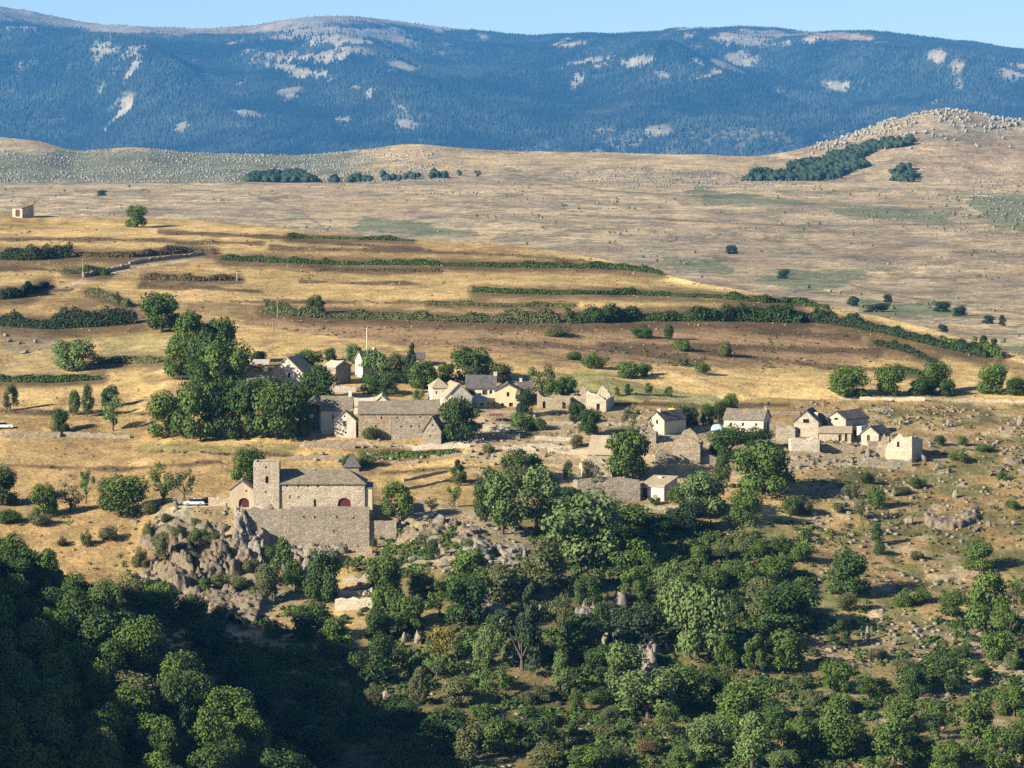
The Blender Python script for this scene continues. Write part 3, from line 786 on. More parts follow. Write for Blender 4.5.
KINDS = {'round': (0.05, 8), 'tall': (0.10, 4), 'cone': (0.05, 3), 'loose': (0.16, 4), 'bush': (0.05, 5)}
CROWNS, TRUNKS = {}, {}
_crown_src = {}
for kd, (reach, nvar) in KINDS.items():
    for v in range(nvar):
        _crown_src[kd, v] = crown_mesh('crown', kd, 100 + 13 * v + len(kd) * 7)
        t = trunk_mesh('trunk', v * 5 + len(kd), reach + 0.1, 0.035 if kd != 'bush' else 0.02)
        t.materials.append(M['bark']); TRUNKS[kd, v] = t
def crown_for(kd, v, lf):
    key = (kd, v, lf)
    if key not in CROWNS:
        me = _crown_src[kd, v].copy(); me.materials.append(M[lf]); CROWNS[key] = me
    return CROWNS[key]
LEAF = {'d': 'leaf_dark', 'm': 'leaf_mid', 'l': 'leaf_light', 'o': 'leaf_olive', 'y': 'leaf_yellow', 'b': 'leaf_blue', 'n': 'leaf_brown'}
TONE = {'d': 'dark green', 'm': 'green', 'l': 'light green', 'o': 'olive green', 'y': 'yellowing', 'b': 'blackish green', 'n': 'brownish'}
SHAPE = {'round': 'round-crowned', 'tall': 'tall upright', 'cone': 'pointed conical', 'loose': 'thin-crowned', 'bush': 'bushy'}
ORD = ['first', 'second', 'third', 'fourth', 'fifth', 'sixth', 'seventh', 'eighth', 'ninth', 'tenth', 'eleventh', 'twelfth']
PLANTED = []
def plant(p, hm, wm, kd, lf, name, label, cat, group=None, with_parts=True):
    v = random.randrange(KINDS[kd][1])
    o = thing(name, label, cat, p, random.uniform(0, 6.28), group)
    reach = KINDS[kd][0] if kd != 'bush' else 0.0
    o.scale = (1, 1, 1)
    c = link('crown' if kd != 'bush' else 'foliage', crown_for(kd, v, LEAF[lf]), None, o)
    c.scale = (wm * random.uniform(.86, 1.14), wm * random.uniform(.86, 1.14), hm * (1 - reach * 0.75)); c.rotation_euler = (random.uniform(-.12, .12), random.uniform(-.12, .12), 0); c.location = (0, 0, hm * reach * 0.7 - 0.02 * hm)
    if with_parts:
        t = link('trunk' if kd != 'bush' else 'stem', TRUNKS[kd, v], None, o)
        t.scale = (max(wm, hm * 0.5), max(wm, hm * 0.5), hm)
    PLANTED.append((p.x, p.y, wm))
    return o
shrub_ = lambda kd: kd == 'bush'
def plants(zone, items, ymin=565, group=None):
    """items: (px, py of the foot, height px, width px, kind, leaf); labelled left to right inside their zone"""
    def vary(t):                                   # woods are of mixed kinds and ages
        px, py, h, w, kd, lf = t
        k = (int(px) * 7919 + int(py) * 104729) % 97 / 97.0
        if kd == 'round' and py > 525 and px > 330:
            f = 0.82 + 0.42 * k; h, w = h * f, w * f
            if k > 0.8: kd, h, w = 'tall', h * 1.12, w * 0.86
            elif k < 0.12: kd, h = 'loose', h * 1.1
        return (px, py, h, w, kd, lf)
    items = sorted([vary(t) for t in items], key=lambda t: t[0])
    seen = {}
    desc = lambda t: '%s %s %s' % (TONE[t[5]], SHAPE[t[4]], 'shrub' if t[4] == 'bush' else 'tree')
    for i, (px, py, h, w, kd, lf) in enumerate(items):
        p = ground(px, py, ymin)
        s = mpp(p)
        noun = 'shrub' if kd == 'bush' else 'tree'
        d = desc((0, 0, 0, 0, kd, lf)); tot = sum(desc(t) == d for t in items)
        k = seen[d] = seen.get(d, 0) + 1
        if tot == 1: label = '%s %s' % (d, zone)
        elif tot == 2: label = '%s %s of two %s' % ('left' if k == 1 else 'right', d, zone)
        else: label = '%s %s from the left %s' % (ORD[k - 1], d, zone)
        nm = {'round': 'broadleaf_tree', 'tall': 'upright_tree', 'cone': 'conifer_tree', 'loose': 'slender_tree', 'bush': 'shrub'}[kd]
        big = 450 < py < 700 and 480 < px < 800 and not shrub_(kd)
        plant(p, h * s * (1.22 if big else 1.08), w * s * ((1.42 if big else 1.25 if px < 700 else 1.14) if kd == 'round' else 1.12), kd, lf, nm, label, noun, group or ('plants ' + zone))
R_, T_, C_, L_, B_ = 'round', 'tall', 'cone', 'loose', 'bush'
plants('on the hill crest in open field', [(137, 227, 22, 22, R_, 'm')])
plants('on the field above the grove', [(161, 331, 38, 44, R_, 'd')])
plants('alone beside the long olive hedge', [(316, 313, 18, 18, R_, 'd')])
plants('in a pale field left of the grove', [(74, 369, 29, 38, R_, 'l')])
plants('standing alone beside the patchy olive hedge', [(118, 309, 18, 8, L_, 'b')])
plants('in the upper grove by the silver car', [(193, 366, 54, 46, T_, 'm'), (220, 364, 46, 42, R_, 'd'), (180, 378, 42, 36, R_, 'm'), (222, 394, 54, 48, R_, 'm'), (200, 396, 36, 34, R_, 'd'), (206, 380, 48, 36, R_, 'd')])
plants('in the grove left of the farmhouse', [(167, 437, 46, 34, R_, 'm'), (193, 439, 60, 46, R_, 'm'), (221, 438, 56, 36, R_, 'd'), (244, 439, 60, 40, R_, 'd'), (276, 439, 57, 46, R_, 'm'), (262, 408, 32, 38, R_, 'd'), (298, 437, 46, 30, R_, 'd')])
plants('around the white house above the farm', [(318, 401, 36, 38, R_, 'd'), (308, 377, 28, 32, R_, 'm'), (331, 361, 13, 14, R_, 'd'), (353, 363, 19, 17, R_, 'l'), (261, 366, 15, 15, R_, 'b')])
plants('between the pole house and the cream house', [(377, 383, 34, 28, R_, 'l'), (396, 382, 30, 26, R_, 'o'), (410, 384, 40, 19, C_, 'b'), (370, 394, 22, 22, R_, 'd'), (389, 395, 24, 26, R_, 'd'), (424, 389, 28, 28, R_, 'm'), (447, 382, 20, 20, R_, 'd'), (470, 381, 34, 32, R_, 'd'), (486, 370, 13, 13, R_, 'm'), (493, 381, 19, 36, R_, 'o')])
plants('beside the roofless stone ruins', [(542, 397, 34, 30, L_, 'o'), (565, 398, 22, 22, R_, 'd'), (552, 399, 19, 20, R_, 'm'), (526, 415, 27, 17, R_, 'b'), (577, 422, 20, 18, R_, 'd'), (587, 435, 28, 21, R_, 'd')])
plants('in front of the long barn', [(461, 441, 45, 38, R_, 'd')])
plants('on the golden bank beside the castle', [(398, 521, 40, 33, T_, 'm'), (431, 512, 15, 14, L_, 'o'), (454, 507, 24, 17, L_, 'm'), (457, 484, 24, 22, C_, 'd'), (490, 484, 14, 16, R_, 'd'), (488, 518, 38, 26, R_, 'd'), (523, 482, 29, 37, R_, 'd'), (522, 496, 28, 36, R_, 'o')])
plants('among the ruins in the village middle', [(625, 477, 44, 42, R_, 'm'), (632, 432, 28, 22, L_, 'o'), (588, 478, 18, 14, L_, 'o'), (599, 493, 17, 12, L_, 'm'), (568, 481, 18, 11, T_, 'd')])
plants('in the row beside the small slate-roofed house', [(682, 427, 21, 17, R_, 'd'), (694, 426, 19, 15, R_, 'd'), (706, 425, 21, 19, R_, 'd'), (719, 421, 20, 15, R_, 'd'), (731, 412, 19, 16, R_, 'm')])
plants('below the long white house', [(729, 456, 27, 28, R_, 'd'), (757, 448, 21, 32, R_, 'd'), (721, 488, 33, 21, T_, 'd'), (767, 496, 50, 50, R_, 'm'), (704, 517, 40, 36, R_, 'l'), (743, 522, 28, 28, R_, 'm')])
plants('in the green meadow behind the ruins', [(617, 396, 9, 8, T_, 'm'), (628, 395, 11, 9, T_, 'd'), (648, 395, 12, 9, T_, 'm'), (668, 397, 11, 9, T_, 'm')])
plants('along the golden field on the right', [(848, 396, 30, 40, R_, 'm'), (889, 395, 31, 31, R_, 'm'), (921, 395, 17, 23, R_, 'd'), (941, 393, 31, 32, R_, 'm'), (946, 396, 17, 20, R_, 'd'), (995, 393, 29, 34, R_, 'm'), (1017, 395, 18, 26, R_, 'd')])
plants('above the brown slope left of the castle', [(3, 505, 40, 27, R_, 'd'), (44, 516, 33, 30, R_, 'm'), (70, 512, 29, 26, L_, 'o'), (86, 502, 34, 21, L_, 'm'), (122, 515, 40, 48, R_, 'm'), (105, 507, 32, 22, L_, 'o'), (163, 504, 42, 28, L_, 'm'), (184, 502, 34, 28, L_, 'o')])
plants('directly behind the castle tower', [(244, 484, 36, 32, R_, 'm')])
plants('in the left field with long shadows', [(10, 411, 27, 15, T_, 'd'), (73, 416, 26, 14, T_, 'd'), (87, 417, 33, 15, T_, 'd'), (113, 431, 38, 25, L_, 'l'), (111, 406, 21, 17, R_, 'd'), (60, 432, 24, 17, R_, 'd')])
plants('under the castle retaining wall', [(283, 582, 44, 34, C_, 'm'), (320, 600, 50, 36, R_, 'd'), (264, 601, 36, 32, R_, 'o'), (296, 592, 32, 22, T_, 'm'), (314, 640, 40, 36, R_, 'd'), (348, 573, 16, 14, L_, 'm'), (388, 612, 62, 38, R_, 'm'), (433, 561, 20, 13, T_, 'd')])
plants('below the craggy rocks left of the castle', [(138, 620, 48, 38, R_, 'o'), (163, 626, 46, 38, R_, 'm')])
plants('just below the long roofless barn', [(503, 534, 42, 40, R_, 'l'), (536, 528, 42, 46, R_, 'l'), (582, 564, 58, 60, R_, 'l'), (570, 508, 19, 28, R_, 'd'), (623, 537, 31, 42, R_, 'm'), (660, 534, 20, 44, R_, 'd'), (686, 531, 24, 28, R_, 'b')])
plants('in the upper middle of the ravine wood', [(540, 592, 36, 48, R_, 'o'), (588, 606, 30, 28, R_, 'd'), (562, 627, 32, 26, L_, 'o'), (636, 592, 48, 52, L_, 'm'), (673, 606, 38, 32, R_, 'l'), (632, 604, 24, 30, R_, 'm'), (642, 647, 36, 40, R_, 'b'), (697, 657, 64, 56, R_, 'l'), (522, 670, 76, 44, C_, 'b'), (600, 640, 24, 26, R_, 'd')])
plants('among the scrub below the castle rocks', [(378, 642, 34, 30, R_, 'd'), (408, 630, 36, 38, R_, 'm'), (440, 617, 40, 30, R_, 'm'), (466, 626, 46, 40, R_, 'd'), (440, 664, 42, 32, L_, 'y'), (437, 680, 30, 36, R_, 'l'), (481, 670, 40, 24, T_, 'l'), (500, 640, 30, 34, R_, 'd'), (470, 596, 34, 40, R_, 'm'), (420, 600, 26, 30, R_, 'm'), (495, 600, 30, 36, R_, 'o'), (404, 670, 26, 28, R_, 'o')])
plants('at the edge of the shadowed slope', [(372, 682, 36, 46, R_, 'd'), (376, 709, 27, 22, L_, 'o'), (400, 726, 26, 36, R_, 'd'), (417, 706, 30, 24, R_, 'o'), (446, 750, 44, 48, R_, 'd'), (500, 752, 38, 40, R_, 'm'), (495, 702, 42, 40, R_, 'm'), (336, 660, 32, 42, R_, 'm'), (470, 765, 30, 32, R_, 'o'), (460, 705, 24, 26, R_, 'o')])
plants('along the bottom of the ravine wood', [(561, 696, 40, 26, T_, 'l'), (624, 690, 46, 38, R_, 'l'), (648, 718, 44, 50, R_, 'l'), (686, 710, 42, 46, R_, 'm'), (668, 738, 34, 42, R_, 'm'), (577, 714, 26, 18, T_, 'm'), (535, 748, 30, 50, R_, 'd'), (546, 768, 26, 30, R_, 'o'), (590, 774, 26, 42, R_, 'm'), (600, 676, 28, 30, R_, 'd'), (580, 660, 34, 34, R_, 'd')])
plants('in the bottom thicket right of the ravine', [(742, 728, 46, 46, R_, 'm'), (710, 758, 42, 54, R_, 'l'), (752, 772, 44, 44, R_, 'l'), (682, 772, 30, 34, R_, 'm'), (727, 670, 32, 24, T_, 'm'), (755, 675, 27, 28, R_, 'm'), (763, 620, 36, 34, R_, 'o'), (775, 738, 36, 28, R_, 'd'), (722, 700, 26, 26, R_, 'd')])
plants('on the dry slope under the stone tower house', [(850, 594, 44, 42, R_, 'd'), (878, 544, 21, 17, T_, 'd'), (979, 570, 29, 28, R_, 'm'), (790, 630, 40, 52, R_, 'd'), (772, 614, 28, 32, R_, 'm'), (951, 617, 25, 26, R_, 'm'), (985, 634, 46, 42, R_, 'm'), (1008, 642, 42, 38, R_, 'm'), (1016, 602, 30, 32, R_, 'm'), (861, 520, 25, 15, L_, 'o')])
plants('in the upper lower-right thicket', [(783, 670, 38, 38, R_, 'm'), (836, 692, 36, 40, R_, 'm'), (868, 700, 28, 32, R_, 'm'), (918, 696, 33, 36, R_, 'd'), (946, 694, 30, 34, R_, 'd'), (902, 730, 38, 40, R_, 'm'), (840, 648, 21, 26, R_, 'd'), (1000, 662, 30, 34, R_, 'm'), (1014, 716, 34, 36, R_, 'm')])
plants('along the very bottom of the right-hand thicket', [(835, 757, 46, 44, R_, 'm'), (800, 760, 44, 46, R_, 'm'), (938, 740, 32, 40, R_, 'd'), (980, 746, 40, 44, R_, 'm'), (965, 772, 34, 42, R_, 'm'), (1000, 774, 38, 44, R_, 'm'), (945, 774, 30, 36, R_, 'm'), (895, 770, 38, 48, R_, 'm'), (920, 768, 30, 34, R_, 'd'), (785, 776, 24, 34, R_, 'l'), (1018, 752, 32, 32, R_, 'm')])
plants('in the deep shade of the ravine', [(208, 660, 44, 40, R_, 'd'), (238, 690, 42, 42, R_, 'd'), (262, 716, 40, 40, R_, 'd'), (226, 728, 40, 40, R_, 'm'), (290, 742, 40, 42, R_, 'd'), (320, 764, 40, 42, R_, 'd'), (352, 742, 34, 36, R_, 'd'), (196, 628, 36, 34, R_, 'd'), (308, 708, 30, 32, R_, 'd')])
# shrubs
plants('on the castle crag', [(148, 537, 17, 13, B_, 'o'), (162, 561, 30, 19, B_, 'o'), (140, 567, 21, 20, B_, 'o'), (192, 549, 14, 22, B_, 'o'), (182, 589, 14, 17, B_, 'd'), (230, 558, 12, 18, B_, 'o')])
plants('clipped into a ball by the terrace', [(359, 548, 8, 9, B_, 'd'), (375, 548, 10, 10, B_, 'd')])
plants('on the brown heath slope', [(642, 337, 12, 26, B_, 'd'), (668, 339, 15, 11, B_, 'd'), (682, 351, 12, 19, B_, 'm'), (557, 336, 10, 32, B_, 'o'), (574, 360, 9, 19, B_, 'm'), (593, 369, 15, 28, B_, 'm'), (632, 379, 17, 26, B_, 'm'), (646, 376, 13, 13, B_, 'm'), (702, 374, 11, 20, B_, 'm'), (725, 356, 15, 15, B_, 'o'), (600, 322, 14, 24, B_, 'd'), (683, 365, 9, 14, B_, 'o')])
plants('on the bank left of the castle yard', [(12, 523, 13, 26, B_, 'd'), (40, 525, 12, 26, B_, 'o'), (150, 515, 12, 20, B_, 'o'), (86, 545, 16, 14, B_, 'o'), (108, 540, 14, 22, B_, 'o'), (62, 546, 10, 12, B_, 'n')])
plants('in the village gardens', [(520, 430, 17, 30, B_, 'm'), (538, 430, 13, 16, B_, 'm'), (419, 402, 13, 15, B_, 'l'), (577, 447, 12, 16, B_, 'o'), (488, 452, 9, 14, B_, 'o'), (372, 440, 14, 18, B_, 'o'), (349, 468, 14, 16, B_, 'd'), (370, 466, 12, 20, B_, 'm'), (466, 577, 17, 16, B_, 'd'), (676, 503, 19, 20, B_, 'm'), (655, 504, 9, 14, B_, 'd')])
plants('on the green scrub slope below the village', [(712, 588, 22, 34, B_, 'm'), (735, 582, 20, 32, B_, 'm'), (752, 586, 20, 30, B_, 'm'), (745, 553, 18, 24, B_, 'o'), (757, 556, 16, 22, B_, 'm'), (722, 560, 16, 26, B_, 'o'), (700, 560, 16, 24, B_, 'm'), (776, 578, 22, 32, B_, 'm'), (801, 562, 19, 34, B_, 'm'), (780, 552, 18, 26, B_, 'd'), (730, 612, 18, 28, B_, 'd')])
plants('on rocky pasture below the tower house', [(790, 516, 20, 20, B_, 'm'), (804, 514, 14, 24, B_, 'o'), (878, 508, 24, 20, B_, 'm'), (900, 494, 8, 26, B_, 'o'), (880, 554, 11, 15, B_, 'd'), (848, 611, 19, 28, B_, 'o'), (904, 606, 18, 22, B_, 'm'), (922, 604, 17, 20, B_, 'm'), (850, 498, 14, 16, B_, 'o'), (868, 484, 12, 14, B_, 'd'), (918, 488, 10, 16, B_, 'd'), (838, 512, 10, 14, B_, 'o')])
plants('on the pasture near the right edge', [(940, 446, 11, 15, B_, 'd'), (962, 446, 10, 14, B_, 'm'), (985, 452, 8, 22, B_, 'm'), (1002, 480, 10, 14, B_, 'm'), (960, 462, 9, 26, B_, 'm'), (1012, 510, 10, 16, B_, 'm'), (918, 560, 9, 14, B_, 'o'), (982, 678, 15, 18, B_, 'm'), (1012, 670, 19, 22, B_, 'l')])
plants('on the sunny strip above the ravine shadow', [(274, 638, 19, 22, B_, 'm'), (278, 664, 18, 26, B_, 'm'), (300, 664, 19, 28, B_, 'm'), (250, 654, 14, 22, B_, 'o'), (222, 622, 16, 18, B_, 'o'), (345, 640, 14, 16, B_, 'd'), (228, 656, 12, 20, B_, 'm')])
plants('in clearings of the lower slope', [(527, 704, 13, 20, B_, 'o'), (840, 714, 22, 24, B_, 'm'), (862, 744, 16, 26, B_, 'o'), (810, 705, 16, 26, B_, 'o'), (800, 690, 14, 20, B_, 'o'), (878, 660, 12, 20, B_, 'o'), (960, 660, 14, 24, B_, 'm'), (905, 672, 14, 24, B_, 'o'), (560, 752, 18, 26, B_, 'o'), (620, 764, 20, 28, B_, 'o'), (650, 756, 18, 26, B_, 'n'), (610, 738, 14, 30, B_, 'o')])
plants('half lit at the bottom of the ravine', [(266, 774, 15, 20, B_, 'l')])
plants('scattered over the broken ground under the barn', [(505, 690, 16, 24, B_, 'm'), (540, 700, 16, 26, B_, 'o'), (548, 726, 14, 26, B_, 'm'), (515, 730, 14, 22, B_, 'o'), (480, 720, 16, 26, B_, 'm'), (600, 705, 18, 24, B_, 'd'), (612, 722, 16, 22, B_, 'o'), (545, 660, 18, 26, B_, 'm'), (575, 640, 16, 22, B_, 'o'), (608, 612, 12, 18, B_, 'o')])
plants('on the far plateau beyond the crest', [(732, 254, 9, 13, R_, 'b'), (784, 279, 10, 14, R_, 'b'), (888, 303, 9, 13, R_, 'b'), (942, 312, 11, 20, R_, 'b'), (960, 316, 10, 18, R_, 'b'), (852, 306, 10, 16, R_, 'b'), (988, 324, 9, 14, R_, 'b'), (1003, 327, 12, 10, T_, 'b'), (943, 332, 8, 10, R_, 'b'), (102, 196, 6, 9, R_, 'b'), (876, 312, 8, 30, R_, 'b')], 1500)
plants('beside the crest hedge tail', [(983, 346, 11, 10, R_, 'b'), (994, 347, 9, 9, R_, 'd')])
# the dense shaded wood at the lower left
SPUR_TREES = []
def spur_wood():
    tries = 0
    pts = []
    while len(pts) < 78 and tries < 6000:
        tries += 1
        px = random.uniform(-30, 300); py = random.uniform(572, 800)
        edge = np.interp(px, [-30, 0, 60, 120, 200, 300], [560, 570, 592, 632, 706, 800])
        if py < edge: continue
        p = ground(px, py)
        if p.y > 712: continue
        if any((p - q).length < 6.0 for q in pts): continue
        pts.append(p)
    for p in pts:
        hm = random.uniform(7, 10.5); wm = random.uniform(7, 10)
        lf = random.choice('ddmmmo')
        plant(p, hm, wm, 'round', lf, 'broadleaf_tree', 'broadleaf tree in the dense shaded wood filling the lower left corner', 'tree', 'trees of the shaded lower-left wood')
spur_wood()

def hedge(line, hpx, lf, label):
    pts = []
    for (x0, y0), (x1, y1) in zip(line[:-1], line[1:]):
        n = max(2, int(abs(x1 - x0) / 4))
        for k in range(n):
            t = k / n; pts.append(ground(x0 + (x1 - x0) * t, y0 + (y1 - y0) * t))
    pts.append(ground(*line[-1]))
    for p in pts:                                  # a foot line that grazes the brow stays on this side of it
        yc = float(np.interp(512 + F * p.x / p.y, US, YCR)) - 2.0
        if p.y > yc:
            p.x *= yc / p.y; p.y = yc; p.z = float(H(np.array([p.x]), np.array([p.y]))[0])
    P = np.array([tuple(p) for p in pts])
    # smooth the foot line in depth
    for _ in range(3):
        P[1:-1] = (P[:-2] + 2 * P[1:-1] + P[2:]) / 4
    s = P[:, 1].mean() / F; h = hpx * s
    L = np.linalg.norm(np.diff(P[:, :2], axis=0), axis=1); cum = np.concatenate([[0], np.cumsum(L)])
    total = cum[-1]
    n = int(total * h * 52) + 300
    t = rng.random(n) * total
    X = np.interp(t, cum, P[:, 0]); Y = np.interp(t, cum, P[:, 1])
    wob = 0.3 + 1.1 * fbm(t / 3.5, t * 0 + hpx, 3, int(line[0][0]) + 7) * (0.35 + 1.1 * sstep(0.3, 0.55, fbm(t / 11, t * 0, 2, int(line[0][1]))))
    h = h * (0.72 if hpx < 10 else 0.85 if hpx < 20 else 1.0); hh = h * wob
    a = rng.random(n) * math.pi
    rad = np.sqrt(0.35 + 0.65 * rng.random(n))
    dep = 0.9 + 0.45 * h
    Y = Y + np.cos(a) * rad * dep; X = X + rng.normal(size=n) * 0.3
    Zg = H(X, Y)
    Z = Zg + np.sin(a) * rad * hh + 0.05
    C = np.stack([X, Y, Z], 1)
    nr = np.stack([rng.normal(size=n) * 0.5, np.cos(a) + rng.normal(size=n) * 0.4, np.sin(a) + rng.normal(size=n) * 0.4], 1)
    v, f = leaf_quads(C, nr, 0.15 + 0.18 * rng.random(n), 0.8)
    o0 = P[len(P) // 2].copy()
    v = v - o0
    o = link('hedge', np_mesh('hedge', v, f), M[lf], None, Vector(o0))
    tag(o, label, 'hedge', 'hedges and overgrown banks on the hill')
for hd in HEDGES: hedge(*hd)

# ------------------------------------------------------------------ rocks
def rock_mesh(name, seed, cuts=16, sub=3):
    g = np.random.default_rng(seed)
    bm = bmesh.new(); bmesh.ops.create_icosphere(bm, subdivisions=sub, radius=1.0)
    v = np.array([x.co[:] for x in bm.verts]); f = [[a.index for a in fc.verts] for fc in bm.faces]; bm.free()
    for k in range(cuts):
        d = g.normal(size=3); d /= np.linalg.norm(d); lim = 0.36 + 0.42 * g.random()
        e = v @ d; over = np.maximum(0, e - lim); v = v - over[:, None] * d
    v += (fbm(v[:, 0] * 3 + 9 * seed, v[:, 1] * 3 + v[:, 2] * 2.3, 3, seed) - 0.5)[:, None] * 0.22
    v[:, 2] = np.maximum(v[:, 2], -0.7)
    return np_mesh(name, v, np.array(f))
ROCKS = []
for k in range(9):
    me = rock_mesh('boulder', 300 + k); me.materials.append(M['rock']); ROCKS.append(me)
def boulders(zone, items, group=None, base=('grey', 'boulder')):
    items = sorted(items, key=lambda t: t[0]); n = len(items)
    for i, (px, py, w, h) in enumerate(items):
        p = ground(px, py); s = mpp(p)
        shp = lambda t: 'upright' if t[3] > t[2] * 1.15 else ('flat' if t[2] > t[3] * 1.7 else 'blocky')
        shape = shp((px, py, w, h)); same = [t for t in items if shp(t) == shape]; k = same.index((px, py, w, h))
        lead = shape if len(same) == 1 else '%s %s' % (ORD[k], shape)
        o = link('boulder', ROCKS[random.randrange(9)], None, None, p + Vector((0, 0, h * s * 0.22)))
        o.scale = (w * s * 0.5, w * s * 0.46, h * s * 0.56); o.rotation_euler = (random.uniform(-.15, .15), random.uniform(-.15, .15), random.uniform(0, 6.28))
        tag(o, '%s grey boulder%s %s' % (lead, '' if len(same) == 1 else ' from the left', zone), 'boulder', group or ('boulders ' + zone))
boulders('on the rocky pasture below the stone tower house', [(907, 524, 13, 14), (955, 498, 10, 13), (893, 496, 6, 16), (815, 515, 12, 9), (955, 524, 12, 10), (966, 520, 12, 12), (975, 516, 6, 12), (945, 522, 12, 10), (970, 530, 5, 8), (1000, 487, 10, 7), (888, 518, 9, 8)])
boulders('on the pasture beside the right picture edge', [(948, 427, 6, 12), (1020, 426, 8, 16), (938, 469, 7, 12), (966, 462, 6, 9), (948, 473, 8, 11), (1006, 462, 6, 9), (994, 448, 6, 8), (1014, 525, 14, 6), (978, 440, 8, 6)])
boulders('at the foot of the stone tower house', [(868, 458, 12, 12), (876, 462, 9, 8), (925, 462, 9, 13), (900, 466, 9, 7), (852, 462, 9, 7), (908, 424, 7, 7)])
boulders('on the slope below the lone tree', [(868, 640, 8, 18), (862, 638, 6, 10), (894, 645, 7, 15), (892, 651, 11, 6), (848, 624, 7, 10), (918, 632, 10, 7), (932, 637, 9, 7)])
boulders('in front of the castle garden wall', [(405, 538, 16, 12), (420, 540, 14, 14), (438, 526, 18, 18), (450, 530, 12, 12), (468, 530, 14, 10), (480, 556, 18, 24), (486, 556, 12, 16), (500, 552, 16, 10), (512, 556, 16, 12), (526, 556, 14, 10), (396, 532, 10, 8)])
boulders('showing pale among the trees of the ravine wood', [(576, 596, 6, 20), (588, 570, 8, 8), (599, 626, 10, 10), (606, 634, 16, 24), (622, 622, 8, 14), (650, 676, 14, 24), (660, 678, 8, 12), (596, 613, 14, 8), (540, 610, 12, 10), (625, 638, 12, 10)])
boulders('showing pale between the scrub below the castle', [(390, 640, 6, 14), (404, 643, 8, 14), (418, 643, 16, 18), (490, 624, 10, 16), (502, 628, 12, 18), (386, 700, 16, 12), (362, 706, 14, 10), (480, 714, 20, 6), (500, 712, 16, 6)])
boulders('in the clearing near the bottom of the ravine', [(566, 752, 6, 18), (573, 755, 6, 16), (592, 744, 8, 6), (440, 738, 14, 8), (470, 740, 10, 8)])
boulders('on the pale stony bank above the field hedge', [(8, 342, 10, 6), (20, 344, 8, 5), (36, 343, 7, 7), (24, 353, 14, 5), (5, 336, 8, 5)])
# crags under the castle: fractured bedrock breaking through the slope, each one mass
def worley(x, y, sc, seed):
    """blocky height: every cell a tilted flat block"""
    px = x / sc; py = y / sc; ix = np.floor(px); iy = np.floor(py)
    best = np.full(px.shape, 9.0); out = np.zeros(px.shape)
    for dx in (-1, 0, 1):
        for dy in (-1, 0, 1):
            cx = ix + dx; cy = iy + dy
            fx = cx + 0.15 + 0.7 * _hash(cx, cy, seed); fy = cy + 0.15 + 0.7 * _hash(cx, cy, seed + 1)
            d = np.maximum(np.abs(px - fx) * 1.15, np.abs(py - fy)) + 0.25 * np.abs(px - fx + py - fy)
            h = _hash(cx, cy, seed + 2) + (px - fx) * (_hash(cx, cy, seed + 3) - 0.5) * 0.9 + (py - fy) * (_hash(cx, cy, seed + 4) - 0.5) * 0.7
            out = np.where(d < best, h, out); best = np.minimum(best, d)
    return out
def crag(label, spots, amp=2.6, mat='rock_brown'):
    pts = [ground(u + du, q + dq) for u, q, ru, rq in spots for du in (-ru, ru) for dq in (-rq, rq)]
    x0 = min(p.x for p in pts) - 1; x1 = max(p.x for p in pts) + 1; y0 = min(p.y for p in pts) - 1; y1 = max(p.y for p in pts) + 1.5
    xs = np.arange(x0, x1, 0.3); ys = np.arange(y0, y1, 0.24)
    X, Y = np.meshgrid(xs, ys); Z = H(X, Y)
    u = 512 + F * X / Y; q = 100 - F * Z / Y
    m = np.zeros(X.shape)
    for a, b, ra, rb in spots: m = np.maximum(m, 1.25 - np.hypot((u - a) / ra, (q - b) / rb))
    m = sstep(0.2, 0.6, m + (fbm(X / 3.2, Y / 3.6, 4, 77) - 0.5) * 2.3)
    rk = worley(X + Y * 0.35, Y * 0.8 - X * 0.15, 3.0, 5) * amp * 0.75 + worley(X - Y * 0.2, Y - X * 0.3, 1.3, 15) * amp * 0.42 + (fbm(X / 0.8, Y / 0.8, 2, 25) - 0.5) * 0.25
    Zr = Z - 0.9 + m * (0.75 + rk)
    o0 = Vector((float(xs.mean()), float(ys.mean()), float(Z.mean())))
    nr, nc = X.shape; i = np.arange(nr * nc).reshape(nr, nc)
    f = np.stack([i[:-1, :-1], i[:-1, 1:], i[1:, 1:], i[1:, :-1]], -1).reshape(-1, 4)
    o = link('rock_crag', np_mesh('rock_crag', np.stack([X, Y, Zr], -1).reshape(-1, 3) - np.array(o0), f), M[mat], None, o0)
    tag(o, label, 'crag', 'crags under the castle')
crag('craggy rock face at the top, right below the silver estate car', [(158, 534, 22, 13), (185, 533, 22, 11), (212, 530, 18, 8), (172, 547, 18, 12)], 1.8)
crag('steep slabby rock buttress halfway down the slope under the chapel', [(180, 572, 20, 24), (205, 570, 22, 20), (228, 568, 22, 18), (168, 588, 14, 14)], 3.4)
crag('dark split rock pillars beside the retaining wall under the chapel', [(244, 536, 10, 16), (256, 550, 12, 16), (240, 552, 14, 14)], 3.4, 'rock')
crag('pale jagged rocks at the foot of the castle retaining wall', [(294, 560, 16, 14), (312, 562, 18, 14), (330, 564, 12, 10)], 2.6, 'rock')
crag('broken rock band low on the slope left of the pale terrace', [(226, 606, 22, 14), (248, 612, 18, 12), (208, 606, 12, 12)], 2.2)
crag('rugged rocks in the ground just right of the castle garden wall', [(414, 536, 16, 8), (442, 530, 16, 9), (470, 537, 16, 7)], 1.5)
crag('rough outcrop around the two tall boulders right of the castle garden', [(486, 552, 22, 9), (512, 556, 20, 9)], 1.8, 'rock')
crag('grey rock outcrop in the middle of the ravine wood', [(605, 626, 18, 14), (622, 632, 12, 14), (590, 615, 10, 8)], 3.0, 'rock')
crag('tall rock step near the centre of the lower ravine wood', [(651, 668, 14, 14)], 3.4, 'rock')
